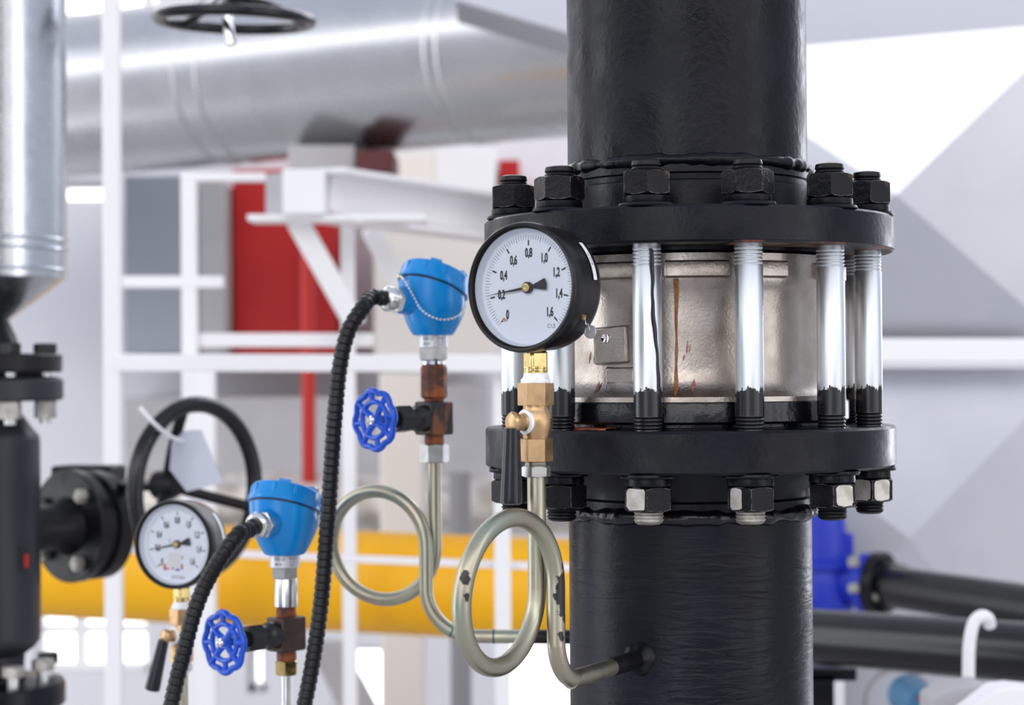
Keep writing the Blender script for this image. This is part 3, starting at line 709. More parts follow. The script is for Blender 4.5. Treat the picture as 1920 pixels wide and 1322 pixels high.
# ------------------------------------------------------------------ transmitters, needle valves and the rear siphon
DT = 2.02
def project_y(px, py, Y): return at(px, py, Y)
def transmitter(base, label, gland_dir, chain, gz=0., lean=17.5):
    """base: bottom centre of the printed band; returns the point where the conduit enters"""
    r = thing('temperature_transmitter', label, 'instrument', base, 0, 'light blue transmitter heads')
    tc = Vector((-base.x, -base.y, 0)).normalized(); rx = Vector((-tc.y, tc.x, 0))    # to the viewer, to the right
    m = frame(base, (0, 0, 1), rx)                                                 # local x right, -y to viewer
    band = MB().lathe([(.0150, -.0002), (.0156, .0004), (.0156, .0128), (.0150, .0134)], 40, m).build('printed_band', LABELSIL, r)
    pr = MB(); Rb = .01572
    for (tx, x, z, sz) in (('040.01', -.0055, .0092, .0052), ('80.45', -.0068, .0040, .0042), ('Pt100', .0085, .0096, .0034), ('0...25', .0085, .0062, .0032), ('4-20', .0080, .0030, .0032)):
        v, f = text_mesh(tx, sz, .85); pr.add([(Rb*math.sin((q[0]+x)/Rb), -Rb*math.cos((q[0]+x)/Rb), z+q[1]) for q in v], f, m)
    pr.build('band_print', INK, band, flat=True)
    tilt = Matrix.Rotation(R(lean), 4, 'Y') @ Matrix.Rotation(R(-17), 4, 'X')
    rim_c = Vector((-.001, 0, .0595)); n = 14; seg = 56; vs = []; fs = []
    rings = []
    for i in range(n+1):
        t = i/n; rad = .0208+(.0362-.0208)*math.sin(t*PI/2)**.85
        c = Vector((0, 0, .0134)).lerp(rim_c, t); k = t**1.4
        q = Matrix.Identity(3).to_quaternion().slerp(tilt.to_quaternion(), k).to_matrix()
        rings.append((rad, c, q))
    rings.insert(0, (.0190, Vector((0, 0, .0128)), Matrix.Identity(3)))
    for (rad, c, q) in rings:
        for k in range(seg): a = 2*PI*k/seg; vs.append(c+q @ Vector((rad*math.sin(a), -rad*math.cos(a), 0)))
    for i in range(len(rings)-1):
        for k in range(seg): fs.append((i*seg+k, i*seg+(k+1) % seg, (i+1)*seg+(k+1) % seg, (i+1)*seg+k))
    fs.append(tuple(reversed(range(seg)))); fs.append(tuple((len(rings)-1)*seg+k for k in range(seg)))
    MB().add(vs, fs, m).build('head_body', BLUEHEAD, r)
    lm = m @ T(rim_c) @ tilt
    MB().lathe([(.0350, -.0005), (.0366, .0), (.0366, .0022), (.0350, .0026)], 56, lm).build('gasket', RUBBER, r)
    lid = MB().lathe([(.0352, .0016), (.0378, .0018), (.0384, .0026), (.0382, .0080), (.0372, .0100), (.0366, .0190), (.0350, .0212), (.0200, .0232), (.0001, .0238)], 64, lm)
    for k in range(10):
        a = 2*PI*(k+.35)/10; lid.box(.0040, .0022, .0100, lm @ Matrix.Rotation(a, 4, 'Z') @ T(0, -.0366, .0140))
    for a in (R(-8), R(172), R(60)): lid.box(.0120, .0075, .0056, lm @ Matrix.Rotation(a, 4, 'Z') @ T(0, -.0295, .0215))
    lid.build('lid', BLUEHEAD, r, bevel=.0007)
    MB().lathe([(.0022, .0), (.0028, .001), (.0028, .004), (.0012, .005)], 16, lm @ T(.029, -.010, .0215)).build('lid_screw', STEEL, r)
    # conduit stub and gland
    g = (m.to_3x3() @ Vector(gland_dir)).normalized(); gc = m @ Vector((0, 0, .040+gz))
    MB().rod(gc+g*.018, gc+g*.0415, [(0, .0150), (.9, .0142), (1, .0134)], 32).build('gland_stub', BLUEHEAD, r)
    gl = MB(); fr = frame(gc+g*.0412, g); gl.hexa(.0250, 0, .0070, fr); gl.lathe([(.0110, .0068), (.0110, .0090), (.0126, .0094), (.0132, .0105), (.0132, .0150), (.0122, .0165), (.0095, .0180)], 36, fr)
    gl.build('gland', STEEL, r, ang=28)
    if chain:
        ch = MB(); pts = resample(smooth_path([m @ Vector(p) for p in chain], 16), .0040)
        for p in pts: ch.sphere(p, .00145, 12, 8)
        ch.tube(pts, .0003, 6); ch.build('bead_chain', STEEL, r)
        ch0 = m @ Vector(chain[0]); MB().torus(frame(ch0+rx*-.001, rx+tc*.5), .0032, .0006, 24, 8).build('chain_ring', BRASS, r)
    return gc+g*.057, g
def needle_valve(c, label, ax, mats, wheel_turn):
    """tee block with the needle valve bonnet pointing along ax (towards the left front)"""
    r = thing('needle_valve', label, 'valve', c+Vector((0, 0, -.0285)), 0, 'needle valves with blue handwheels')
    tc = Vector((-c.x, -c.y, 0)).normalized(); rx = Vector((-tc.y, tc.x, 0)); ax = (rx*ax[0]+tc*ax[1]).normalized()
    m = frame(c, (0, 0, 1), ax)
    b = MB().box(.0330, .0260, .0350, m); b.build('tee_block', mats[0], r, bevel=.0022)
    MB().lathe([(.0098, .0165), (.0105, .0190), (.0100, .0286)], 32, T(c)).build('upper_neck', mats[2], r); MB().lathe([(.0098, -.0285), (.0104, -.0240), (.0100, -.0165)], 32, T(c)).build('lower_neck', mats[2], r)
    bf = frame(c, ax)
    MB().lathe([(.0130, .0160), (.0142, .0180), (.0142, .0250), (.0112, .0290), (.0106, .0350), (.0106, .0380)], 32, bf).hexa(.0255, .0370, .0560, bf @ Matrix.Rotation(R(10), 4, 'Z')).lathe([(.0085, .056), (.0078, .066), (.0045, .067), (.0045, .080)], 28, bf).build('bonnet', mats[1], r, ang=28)
    wf = bf @ T(0, 0, .0835) @ Matrix.Rotation(wheel_turn, 4, 'Z')
    w = MB(); N = 8; rim = []
    for i in range(N*8):
        a = 2*PI*i/(N*8); s = abs(math.cos(N*a/2)); rr = .0276+.0026*s**1.2
        rim.append(wf @ Vector((rr*math.cos(a), rr*math.sin(a), 0)))
    w.tube(rim, .0033, 12, True); w.torus(wf, .0185, .0029, 48, 10)
    for i in range(N):
        a = 2*PI*i/N; u = Vector((math.cos(a), math.sin(a), 0))
        w.tube([wf @ (u*.0175), wf @ (u*.0295)], [.0027, .0032], 10)
        w.sphere(wf @ (u*.0300), .0036, 10, 8)
    for i in range(4):
        a = 2*PI*(i+.5)/4; u = Vector((math.cos(a), math.sin(a), 0))
        w.tube([wf @ (u*.003+Vector((0, 0, -.002))), wf @ (u*.011), wf @ (u*.0182)], [.0040, .0034, .0032], 10)
    w.lathe([(.0062, -.006), (.0066, -.001), (.0058, .0022)], 24, wf)
    hw = w.build('handwheel', BLUEWHEEL, r, ang=60)
    MB().hexa(.0080, .0022, .0052, wf).lathe([(.0026, .005), (.0030, .0070), (.0016, .0092), (.0001, .0096)], 16, wf).build('wheel_nut', CHROME, hw)
    return c
# upper set (serves the rear siphon)
b1 = at(812, 652, DT)
g1, gd1 = transmitter(b1, 'light blue transmitter head with bead chain, left of the front gauge', (-.84, -.54, .08),
    [(-.0330, -.0180, .0740), (-.0290, -.0300, .0690), (-.0215, -.0330, .0560), (-.0120, -.0360, .0390), (0.0020, -.0370, .0300), (.0150, -.0350, .0285), (.0270, -.0280, .0330), (.0345, -.0140, .0430)], .006)
bp = at(814, 683, DT)
px1 = DT/F
def coupling_set(b, hexw, zhex, label, group, mat, z0, z1, rad, hexmat=STEEL, hexagon=True):
    pass
r = thing('hex_adapter', 'grey steel hexagon adapter under the upper transmitter head', 'fitting', b1+Vector((0, 0, -.0175)))
MB().hexa(.0272, -.0128, -.0002, T(b1) @ Matrix.Rotation(R(40), 4, 'Z'), True, False).build('hexagon', NUTZINC, r, ang=28)
MB().lathe([(.0122, -.0175), (.0126, -.0160), (.0122, -.0150), (.0126, -.0140), (.0120, -.0128)], 28, T(b1)).build('thread', CHROME, r)
c1 = at(814, 784, DT)
r = thing('pipe_coupling', 'rusty brown pipe coupling above the upper needle valve', 'fitting', Vector((c1.x, c1.y, c1.z+.0195)))
ztop = b1.z-.0170
MB().lathe([(.0105, c1.z+.0190-c1.z), (.0112, .0205), (.0132, .0215), (.0140, .0225), (.0140, ztop-c1.z-.004), (.0132, ztop-c1.z-.0028), (.0120, ztop-c1.z)], 10, T(c1) @ Matrix.Rotation(R(12), 4, 'Z')).build('sleeve', RUST, r, ang=25, bevel=.0008)
needle_valve(c1, 'needle valve with blue handwheel on rusty tee, left of the brass cock', (-.72, .69), (RUSTBLACK, BLACKSTEEL, RUST), R(10))
# rear siphon
top2 = c1+Vector((0, 0, -.027)); zc2 = at(720, 1025, DT).z; zb2 = at(860, 1194, 2.0).z
path2 = siphon_path(top2, zc2, .0575, (-.93, .38, 0), (-.0090, -.0125, 0), zb2, Vector((.995, -.10, 0)), .070, .050)
endp = path2[-1]
cb = at(1230, 1198, 1.965); cb.z = zb2
tgt = Vector((CX+.02, CY+.1040, zb2)); dT = Vector((.995, -.10, 0)).normalized(); dB = Vector((0, -1, 0))
corner = endp+dT*((tgt.x-endp.x)/dT.x)
path2 = path2+[endp+dT*.08]+bend(corner, dT, dB, .03)+[Vector((corner.x, tgt.y, zb2))]
s2 = thing('siphon_tube', 'looped zinc siphon tube behind, under the upper needle valve', 'tube', (top2.x, top2.y, zb2), 0, 'looped siphon tubes')
pk = at(992, 1195, 1.98); i_c = min(range(len(path2)//2, len(path2)), key=lambda i: (path2[i]-pk).length)
dense = resample(path2, .004); i_c = min(range(len(dense)//2, len(dense)), key=lambda i: (dense[i]-pk).length)
MB().tube(dense[:i_c+1], TR, 26).build('tube', YZ2, s2)
MB().tube(dense[i_c:], TR+.0002, 26).build('painted_end', BLACKSAT, s2)['label'] = 'end painted black'
MB().hexa(.0270, -.0465, -.0272, T(c1) @ Matrix.Rotation(R(8), 4, 'Z'), True, True).build('union_nut', NUTZINC, s2, ang=28)
for pxm in (836, 924):
    q = path_near(dense[len(dense)//2:], pxm, 1195); i = dense.index(q); MB().tube([dense[i], dense[i].lerp(dense[i+1], .45)], TR+.0003, 20, cap=False).build('marker_line', GREENINK, s2)
# lower set
DL = 2.0
b2 = at(534, 1063, DL)
g2, gd2 = transmitter(b2, 'light blue transmitter head at lower left beside the yellow pipe', (-.50, -.86, -.06), None, .010, 11.5)
c2 = at(537, 1188, DL)
r = thing('hex_adapter', 'grey steel adapter with stainless sleeve under the lower transmitter', 'fitting', c2+Vector((0, 0, .0285)))
MB().hexa(.0250, -.0115, -.0002, T(b2) @ Matrix.Rotation(R(35), 4, 'Z'), True, False).build('hexagon', NUTZINC, r, ang=28)
zt = b2.z-.0115-c2.z
MB().lathe([(.0112, .0278), (.0120, .0285), (.0120, zt-.0015), (.0112, zt)], 36, T(c2)).build('sleeve', STEEL, r)
needle_valve(c2, 'needle valve with blue handwheel on brown tee at the lower edge', (-.74, .67), (BROWNSTEEL, BLACKSTEEL, RUST), R(4))
t2 = c2+Vector((0, 0, -.0215))
r = thing('instrument_tube', 'straight steel tube with brass nut below the lower needle valve', 'tube', (t2.x, t2.y, 0))
MB().lathe([(.0055, 0), (.0055, t2.z-.004)], 24, T(t2.x, t2.y, 0)).build('tube', STEEL, r)
MB().hexa(.0215, -.0210, -.0060, T(t2) @ Matrix.Rotation(R(30), 4, 'Z'), True, True).build('union_nut', BRASS, r, ang=28)
t3 = K2+Vector((0, 0, -.0040))
r = thing('instrument_tube', 'straight yellow-zinc tube under the lower left gauge cock', 'tube', (t3.x, t3.y, 0))
MB().lathe([(.0068, 0), (.0068, t3.z)], 24, T(t3.x, t3.y, 0)).build('tube', YZ2, r)
MB().hexa(.0200, -.0110, -.0020, T(K2) @ Matrix.Rotation(R(10), 4, 'Z')).build('union_nut', NUTZINC, r, ang=28)

# corrugated conduits
def conduit(pts, label):
    path = resample(smooth_path(pts, 24), .0013); rad = []
    for i in range(len(path)):
        t = (i % 6)/6
        rad.append(.0078+(.0011*t if t < .7 else -.0006))
    r = thing('cable_conduit', label, 'conduit', path[-1], 0, 'black corrugated conduits')
    return MB().tube(path, rad, 22).build('corrugated_sleeve', RUBBER, r, ang=30)
conduit([g1-gd1*.006, g1+gd1*.006, g1+gd1*.018+Vector((0, 0, -.001)), at(680, 577, 1.955), at(653, 622, 1.95), at(637, 690, 1.95), at(627, 790, 1.95), at(620, 900, 1.945), at(613, 1000, 1.945), at(604, 1110, 1.945), at(590, 1220, 1.945), at(570, 1325, 1.945), at(545, 1430, 1.95)],
        'long black corrugated conduit curving down from the upper transmitter head')
conduit([g2-gd2*.006, g2+gd2*.006, g2+gd2*.018+Vector((0, 0, -.003)), at(448, 1000, 1.915), at(418, 1040, 1.912), at(385, 1096, 1.92), at(362, 1155, 1.92), at(344, 1225, 1.92), at(328, 1290, 1.92), at(312, 1370, 1.92), at(300, 1440, 1.92)],
        'short black corrugated conduit from the lower transmitter, crossing the stickered gauge')

# ------------------------------------------------------------------ left: lagged pipe, black vessel, butterfly valve
DV = 2.9; VX = at(-30, 700, DV).x; VY = DV; VS = F/DV
def vz(y): return at(-30, y, DV).z
vm = T(VX, VY, 0)
r = thing('lagged_pipe', 'shiny galvanised lagged pipe at the upper left edge', 'pipe', (VX, VY, vz(600)))
MB().lathe([(.1225, vz(520)), (.1225, 4.4)], 72, vm).build('cladding', GALV, r)
MB().lathe([(.036, vz(604)), (.042, vz(596)), (.1215, vz(524)), (.1225, vz(517))], 72, vm).build('end_cone', GALV, r)
for y in (452, 470, 508): MB().torus(T(VX, VY, vz(y)), .1225, .0028, 72, 10).build('swage_band', GALV, r)
r = thing('flanged_stub', 'black pipe stub and flange under the galvanised cone', 'pipe', (VX, VY, vz(700)))
MB().lathe([(.036, vz(660)), (.052, vz(650)), (.046, vz(628)), (.036, vz(600)), (.036, vz(590))], 48, vm).build('stub', BLACK, r)
MB().lathe([(.112, vz(699)), (.1150, vz(696)), (.1150, vz(668)), (.113, vz(665)), (.050, vz(662))], 72, vm).build('flange', BLACKSAT, r)
r = thing('filter_vessel', 'black cylindrical vessel with flanges at the left edge', 'vessel', (VX, VY, 0))
MB().lathe([(.050, vz(750)), (.112, vz(752)), (.1165, vz(748)), (.1165, vz(714)), (.112, vz(709)), (.085, vz(703)), (.085, vz(699))], 72, vm).build('flange', VESSELP, r)
MB().lathe([(.058, vz(1240)), (.058, vz(1228)), (.0740, vz(1212)), (.0815, vz(1200)), (.0820, vz(1190)), (.0820, vz(830)), (.0805, vz(818)), (.072, vz(806)), (.055, vz(776)), (.050, vz(745))], 72, vm).build('shell', VESSELP, r)
MB().lathe([(.110, 0), (.110, .02), (.05, .05), (.05, vz(1330)), (.1130, vz(1326)), (.1180, vz(1318)), (.1180, vz(1286)), (.1150, vz(1278)), (.06, vz(1274)), (.056, vz(1235))], 72, vm).build('lower_flange', BLACK, r)
pl = at(38, 1050, 2.83); am = T(VX, VY, pl.z) @ Matrix.Rotation(math.atan2(pl.x-VX, -(pl.y-VY))+R(12), 4, 'Z')
MB().box(.016, .004, .036, am @ T(0, -.0815, 0)).build('nameplate', INK, r); MB().box(.007, .002, .019, am @ T(.0040, -.0838, -.004)).build('nameplate_print', REDPOST, r)
VB = [(a, 'left flange pair') for a in (5, 50, 95, 140)]
def vbolt(deg, zt, zb, rad, label, group, mat, matn):
    p = Vector((VX+rad*math.sin(R(deg)), VY-rad*math.cos(R(deg)), zb)); r = thing('flange_bolt', label, 'bolt', p, 0, group)
    MB().hexa(.030, zt, zt+.016, T(p.x, p.y, 0) @ Matrix.Rotation(R(deg*3), 4, 'Z')).build('head', mat, r, ang=28)
    MB().hexa(.030, zb-.026, zb, T(p.x, p.y, 0) @ Matrix.Rotation(R(deg*2+10), 4, 'Z')).build('nut', matn, r, ang=28)
    MB().lathe([(.0085, zb-.034), (.0085, zt)], 20, T(p.x, p.y, 0)).build('shank', STEEL, r)
vbolt(38, vz(665), vz(752), .094, 'flange bolt with pale nut, nearer of two beside the black vessel neck', 'bolts through the left flange pair', BLACKSTEEL, STEELNUT)
vbolt(82, vz(665), vz(752), .096, 'flange bolt with brassy nut at the right rim of the left flange pair', 'bolts through the left flange pair', BLACKSTEEL, STEELNUT)
vbolt(40, vz(1256), vz(1330), .094, 'steel bolt standing on the bottom left flange, nearer one', 'bolts on the bottom left flange', STEELNUT, STEELNUT)
vbolt(80, vz(1254), vz(1330), .092, 'steel bolt standing on the bottom left flange, at its right rim', 'bolts on the bottom left flange', STEELNUT, STEELNUT)
vbolt(118, vz(1252), vz(1330), .094, 'dark bolt on the bottom left flange, behind the others', 'bolts on the bottom left flange', BLACKSTEEL, STEELNUT)
# nozzle and butterfly valve
na = Vector((.63, .78, 0)).normalized(); nc = at(125, 987, 3.02)
nz = MB().rod(nc-na*.12, nc+na*.004, [(0, .034), (.8, .036), (1, .048)], 40); nz.build('nozzle', BLACKSAT, r)
nf = MB().rod(nc-na*.0, nc+na*.020, [(0, .0870), (.08, .0885), (.92, .0885), (1, .087)], 64); nf.build('nozzle_flange', BLACKSAT, r)
bv = thing('butterfly_valve', 'black butterfly valve with gearbox and large handwheel at left', 'valve', nc+na*.04+Vector((0, 0, -.09)))
MB().rod(nc+na*.0205, nc+na*.066, [(0, .070), (.05, .076), (.35, .078), (.42, .0865), (.98, .0865), (1, .080)], 64).build('body', BLACKSAT, bv)
nx = Vector((-na.y, na.x, 0))
gb = at(166, 899, 3.10); gm = frame(gb, (0, 0, 1), (1, -.25, 0))
MB().box(.106, .060, .046, gm).build('gearbox', BLACKSAT, bv, bevel=.006)
wn_ = Vector((.82, -.57, .0)).normalized(); wc = at(369, 917, 2.86); hub = wc-wn_*.062+Vector((0, 0, .004))
MB().cyl(at(190, 912, 3.10), hub, .0088, seg=24).build('shaft', BLACKSAT, bv)
wm = frame(wc, wn_)
hwl = MB().torus(wm, .1255, .0124, 96, 20).build('handwheel', BLACKTHICK, bv)
hb = MB().rod(hub-wn_*.02, hub+wn_*.022, [(0, .018), (.1, .022), (.7, .022), (1, .015)], 28).build('hub', BLACKSAT, hwl)
for tg in (at(346, 780, 2.84), at(474, 950, 2.95), at(296, 1050, 2.77)):
    d = tg-wc; d = (d-wn_*d.dot(wn_)).normalized(); e = wc+d*.122
    MB().tube(smooth_path([hub, hub.lerp(e, .5)-wn_*.004, e], 8), .0085, 16).build('spoke', BLACKSAT, hwl)
for k, (px, py, c_) in enumerate(((152, 944, 3.0), (150, 1052, 3.0), (80, 944, 3.06), (80, 1050, 3.06))):
    p = at(px, py, c_); d = p-nc; d = (d-na*d.dot(na)); d = d.normalized()*.066; q = nc+d
    bl = tag(MB().hexa(.022, -.012, -.001, frame(q, na)).lathe([(.007, -.016), (.008, -.011)], 20, frame(q, na)).build('flange_bolt', STEELNUT, None, ang=28),
        ('steel bolt head at upper right of the black nozzle flange', 'steel bolt head at lower right of the black nozzle flange', 'steel bolt head at upper left of the black nozzle flange, next to the vessel', 'steel bolt head at lower left of the black nozzle flange, next to the vessel')[k], 'bolt', 'bolts on the nozzle flange')
# tag on the handwheel
tp = [at(345, 808, 2.83), at(378, 806, 2.82), at(418, 905, 2.83), at(350, 922, 2.85), at(318, 880, 2.86), at(322, 830, 2.85)]
r = thing('paper_tag', 'pale blank tag tied to a spoke of the large left handwheel', 'tag', tp[3])
MB().slab(tp, .0015).build('sheet', TAGM, r)
MB().tube(smooth_path([at(262, 764, 2.74), at(288, 793, 2.75), at(318, 818, 2.79), at(345, 828, 2.84)], 8), .0030, 10).build('cable_tie', LABELW, r)

# ------------------------------------------------------------------ top: handwheel under the duct
tw = at(439, 37, 3.0); tm = T(tw) @ Matrix.Rotation(R(1.5), 4, 'Y') @ Matrix.Rotation(R(3), 4, 'X')
r = thing('overhead_valve', 'black overhead handwheel with bright stem at the top edge', 'valve', tw+Vector((0, 0, .10)))
hw = MB().torus(tm, .119, .0088, 96, 18).build('handwheel', BLACKTHICK, r)
hubp = tm @ Vector((0, 0, .036))
MB().lathe([(.020, .022), (.024, .028), (.024, .050), (.018, .056)], 28, tm).build('hub', BLACKTHICK, hw)
for a in (20, 140, 260):
    e = tm @ Vector((.117*math.cos(R(a)), .117*math.sin(R(a)), 0))
    MB().tube(smooth_path([hubp, hubp.lerp(e, .5)+Vector((0, 0, .006)), e], 8), .0075, 14).build('spoke', BLACKTHICK, hw)
MB().tube([at(424, 14, 2.93), at(433, 84, 2.92)], [.0085, .0075], 20).build('stem', CHROME, r)
MB().cyl(hubp, hubp+Vector((0, 0, .45)), .011, seg=20).build('upper_stem', STEEL, r)

# ------------------------------------------------------------------ background: ducts
p, q = at(60, 190, 7.4), at(1290, 55, 6.0); L = (q-p).length; dm = frame(p, q-p)
r = thing('round_duct', 'large round galvanised duct crossing the upper left', 'duct', (p+q)/2)
MB().lathe([(.302, -.8), (.302, L)], 72, dm).build('shell', GALVDULL, r)
for px, Y in ((438, 6.95), (478, 6.9), (905, 6.45), (925, 6.42)):
    c = at(px, 150, Y); k = (c-p).dot((q-p).normalized()); MB().torus(dm @ T(0, 0, k), .3015, .0055, 72, 10).build('seam_ring', GALVDULL, r)
r = tag(MB().slab([at(852, -70, 5.3), at(852, 3, 5.3), at(1066, 66, 5.3), at(1290, 160, 5.3), at(2000, 160, 5.3), at(2000, -70, 5.3)], .32).build('rectangular_duct', DUCTGREY, None, bevel=.006),
    'grey sheet metal duct along the top edge, behind the riser', 'duct')
# cross-broken duct panels on the right
def cross_panel(px0, py0, px1, py1, ax, ay, Y, name, label, hgt, py0b=None):
    a, b, c, d = at(px0, py0, Y), at(px1, py0b or py0, Y), at(px1, py1, Y), at(px0, py1, Y); ap = at(ax, ay, Y-hgt)
    k = Vector((0, .45, 0)); mb = MB()
    mb.add([a, b, c, d, ap, a+k, b+k, c+k, d+k], [(0, 1, 4), (1, 2, 4), (2, 3, 4), (3, 0, 4), (0, 5, 6, 1), (1, 6, 7, 2), (2, 7, 8, 3), (3, 8, 5, 0), (5, 8, 7, 6)])
    return tag(mb.build(name, PANEL, None, flat=True), label, 'duct')
cross_panel(1285, 105, 2015, 655, 1680, 365, 4.75, 'cross_broken_duct', 'pale square duct side with a bright diamond-creased panel, upper right', .056, 42)
cross_panel(1285, 690, 2015, 1400, 1705, 1010, 4.75, 'cross_broken_duct', 'pale square duct side with faint creases behind the right-hand black pipes', .035)
tag(MB().bar(at(1330, 657, 4.6), at(2010, 658, 4.6), .058, .06).build('flange_rail', WHITEPAINT, None, bevel=.004), 'white horizontal rail between the two pale duct sides at right', 'rail')

# ------------------------------------------------------------------ background: platform frame
FR = thing('platform_railing', 'white steel platform railing with posts behind the instruments', 'railing', at(212, 1322, 4.0))
FR.location.z = 0
def post(px, Y, w, y0=None, y1=None, name='post', mat=WHITEPAINT, par=FR):
    a = at(px, y0 if y0 is not None else -80, Y); b = at(px, y1, Y) if y1 is not None else Vector((a.x, a.y, 0))
    a.x = at(px, 700, Y).x; b.x = a.x
    return MB().box(w*Y/F, w*Y/F, a.z-b.z, T(a.x, a.y, (a.z+b.z)/2)).build(name, mat, par, bevel=.003)
def rail(x0, y0, x1, y1, Y, h, name='rail', mat=WHITEPAINT, par=FR):
    return MB().bar(at(x0, y0, Y), at(x1, y1, Y), h*Y/F, .04).build(name, mat, par, bevel=.003)
post(212, 4.0, 31); post(940, 4.05, 30, 700)
rail(212, 680, 1100, 682, 4.0, 33); rail(230, 1030, 1110, 1066, 4.1, 12)
IR = thing('inner_railing', 'thinner white steel railing farther back, left of the red cabinet', 'railing', at(362, 1322, 5.0)); IR.location.z = 0
post(357, 4.75, 28, 325, par=IR); post(386, 4.7, 34, 690, par=IR)
rail(232, 529, 420, 529, 4.75, 22, par=IR); rail(357, 638, 700, 638, 4.78, 26, par=IR); rail(345, 333, 500, 333, 4.75, 16, par=IR)
# white beam on braces
BM = thing('steel_beam', 'white steel I-beam on diagonal braces in front of the red cabinet', 'beam', at(655, 700, 4.7)); BM.location.z = 0
bL, bR = at(612, 364, 4.6), at(1000, 418, 5.3)
mb = MB(); mb.bar(bL, bR, .085, .03); mb.build('web', WHITEPAINT, BM)
for dy, w in ((-44, 9), (46, 9)):
    a, b = at(606, 364+dy, 4.53), at(1000, 418+dy*.86, 5.23); MB().bar(a, b, w*4.6/F, .13).build('beam_flange', WHITEPAINT, BM, bevel=.002)
MB().box(.098, .14, .106, T(at(575, 364, 4.58))).build('end_plate', WHITEPAINT, BM, bevel=.003)
MB().slab([at(498, 326, 4.62), at(540, 322, 4.6), at(540, 404, 4.6), at(498, 412, 4.62)], .08).build('gusset_plate', GREYP, BM)
MB().bar(at(470, 411, 4.6), at(800, 411, 4.6), .014, .12).build('seat_plate', WHITEPAINT, BM)
MB().bar(at(556, 412, 4.62), at(668, 610, 4.66), .052, .05).build('brace', WHITEPAINT, BM, bevel=.003)
MB().bar(at(694, 428, 4.9), at(785, 600, 4.95), .050, .05).build('brace', WHITEPAINT, BM, bevel=.003)
a = at(652, 415, 4.75); MB().box(.033, .04, a.z, T(a.x, a.y, a.z/2)).build('post', WHITEPAINT, BM, bevel=.003)

# things beyond the railing
def block(name, x0, y0, x1, y1, Y, dep, mat, label, cat, tofloor=False):
    a, b = at(x0, y0, Y), at(x1, y1, Y); z1 = 0 if tofloor else b.z
    return tag(MB().box(b.x-a.x, dep, a.z-z1, T((a.x+b.x)/2, Y+dep/2, (a.z+z1)/2)).build(name, mat, None, bevel=.006), label, cat)
rc = thing('red_cabinet', 'tall red cabinet behind the white beam', 'cabinet', at(534, 660, 8.5))
a, b = at(436, 318, 8.5), at(632, 690, 8.5); MB().box(b.x-a.x, .5, a.z-b.z, T((a.x+b.x)/2, 8.75, (a.z+b.z)/2)).build('carcass', REDP, rc, bevel=.006)
MB().box(.012, .03, a.z-b.z-.04, T(at(574, 500, 8.48).x, 8.49, (a.z+b.z)/2)).build('door_edge', REDPOST, rc)
p = at(577, 470, 6.88); z0 = at(577, 935, 6.88).z; tag(MB().lathe([(.0245, z0), (.0245, p.z)], 28, T(p.x, p.y, 0)).build('red_post', REDPOST), 'slim red vertical pipe left of the long black conduit', 'pipe')
block('grey_cabinet', 232, 330, 343, 662, 8.3, .7, GREYBLUE, 'blue-grey sheet metal cabinet right of the tall white post', 'cabinet')
block('grey_cabinet', 372, 340, 421, 662, 8.3, .7, GREYP, 'narrow grey cabinet left of the red cabinet', 'cabinet')
block('control_panel', 232, 746, 712, 888, 8.4, .6, GREYP, 'long grey panel behind the large left handwheel', 'panel')
block('control_panel', 800, 720, 916, 985, 8.4, .6, GREYP, 'grey panel right of the cream column', 'panel')
block('cream_cabinet', 700, 425, 926, 668, 8.3, .7, CREAM, 'cream cabinet behind the upper blue transmitter head', 'cabinet')
block('cream_column', 711, 700, 792, 1000, 6.2, .25, CREAM, 'cream square column behind the upper blue handwheel', 'column', True)
block('duct_support', 540, 272, 666, 318, 6.42, .35, GREYP, 'grey block between the white beam and the round duct', 'support')
block('motor_box', 668, 282, 738, 322, 6.35, .3, REDDARK, 'dark red box just under the round duct', 'box')
block('cream_box', 742, 285, 815, 375, 8.5, .5, CREAM, 'cream box above the white beam', 'box')
block('white_box', 815, 278, 930, 392, 8.5, .5, WHITEPAINT, 'white box above the white beam, left of the flange nuts', 'box')
block('red_box', 935, 300, 975, 400, 8.6, .4, REDP, 'small red box behind the leftmost flange nut', 'box')
p, q = at(215, 940, 6.9), at(1090, 945, 6.9); L = (q-p).length
lp = tag(MB().lathe([(.095, 0), (.095, L)], 40, frame(p, q-p), rmod=lambda a, z, k: k+.012*math.sin(z*23+3*a)+.008*math.sin(z*61+5*a)).build('lagged_pipe', FOIL), 'crumpled foil-lagged pipe above the yellow pipe', 'pipe')
a = at(212, 960, 6.9); MB().box(.03, .06, a.z, T(a.x+.01, 6.9, a.z/2)).build('support_leg', GREYP, lp)
p, q = at(30, 1062, 5.25), at(1240, 1116, 4.87); L = (q-p).length
tag(MB().lathe([(.132, -.4), (.132, L)], 64, frame(p, q-p)).build('yellow_pipe', YELLOW), 'thick yellow gas pipe running across behind the siphon loops', 'pipe')
tag(MB().slab([at(575, 1205, 6.4), at(640, 1205, 6.4), at(745, 1400, 6.4), at(670, 1400, 6.4)], .05).build('diagonal_brace', GREYP), 'grey diagonal brace across the bright window below the yellow pipe', 'brace')
p = at(862, 885, 6.2); tag(MB().lathe([(.034, 0), (.034, p.z)], 28, T(p.x, p.y, 0)).build('grey_pipe', GREYDK), 'short grey pipe behind the front siphon loop, right of the cream column', 'pipe')

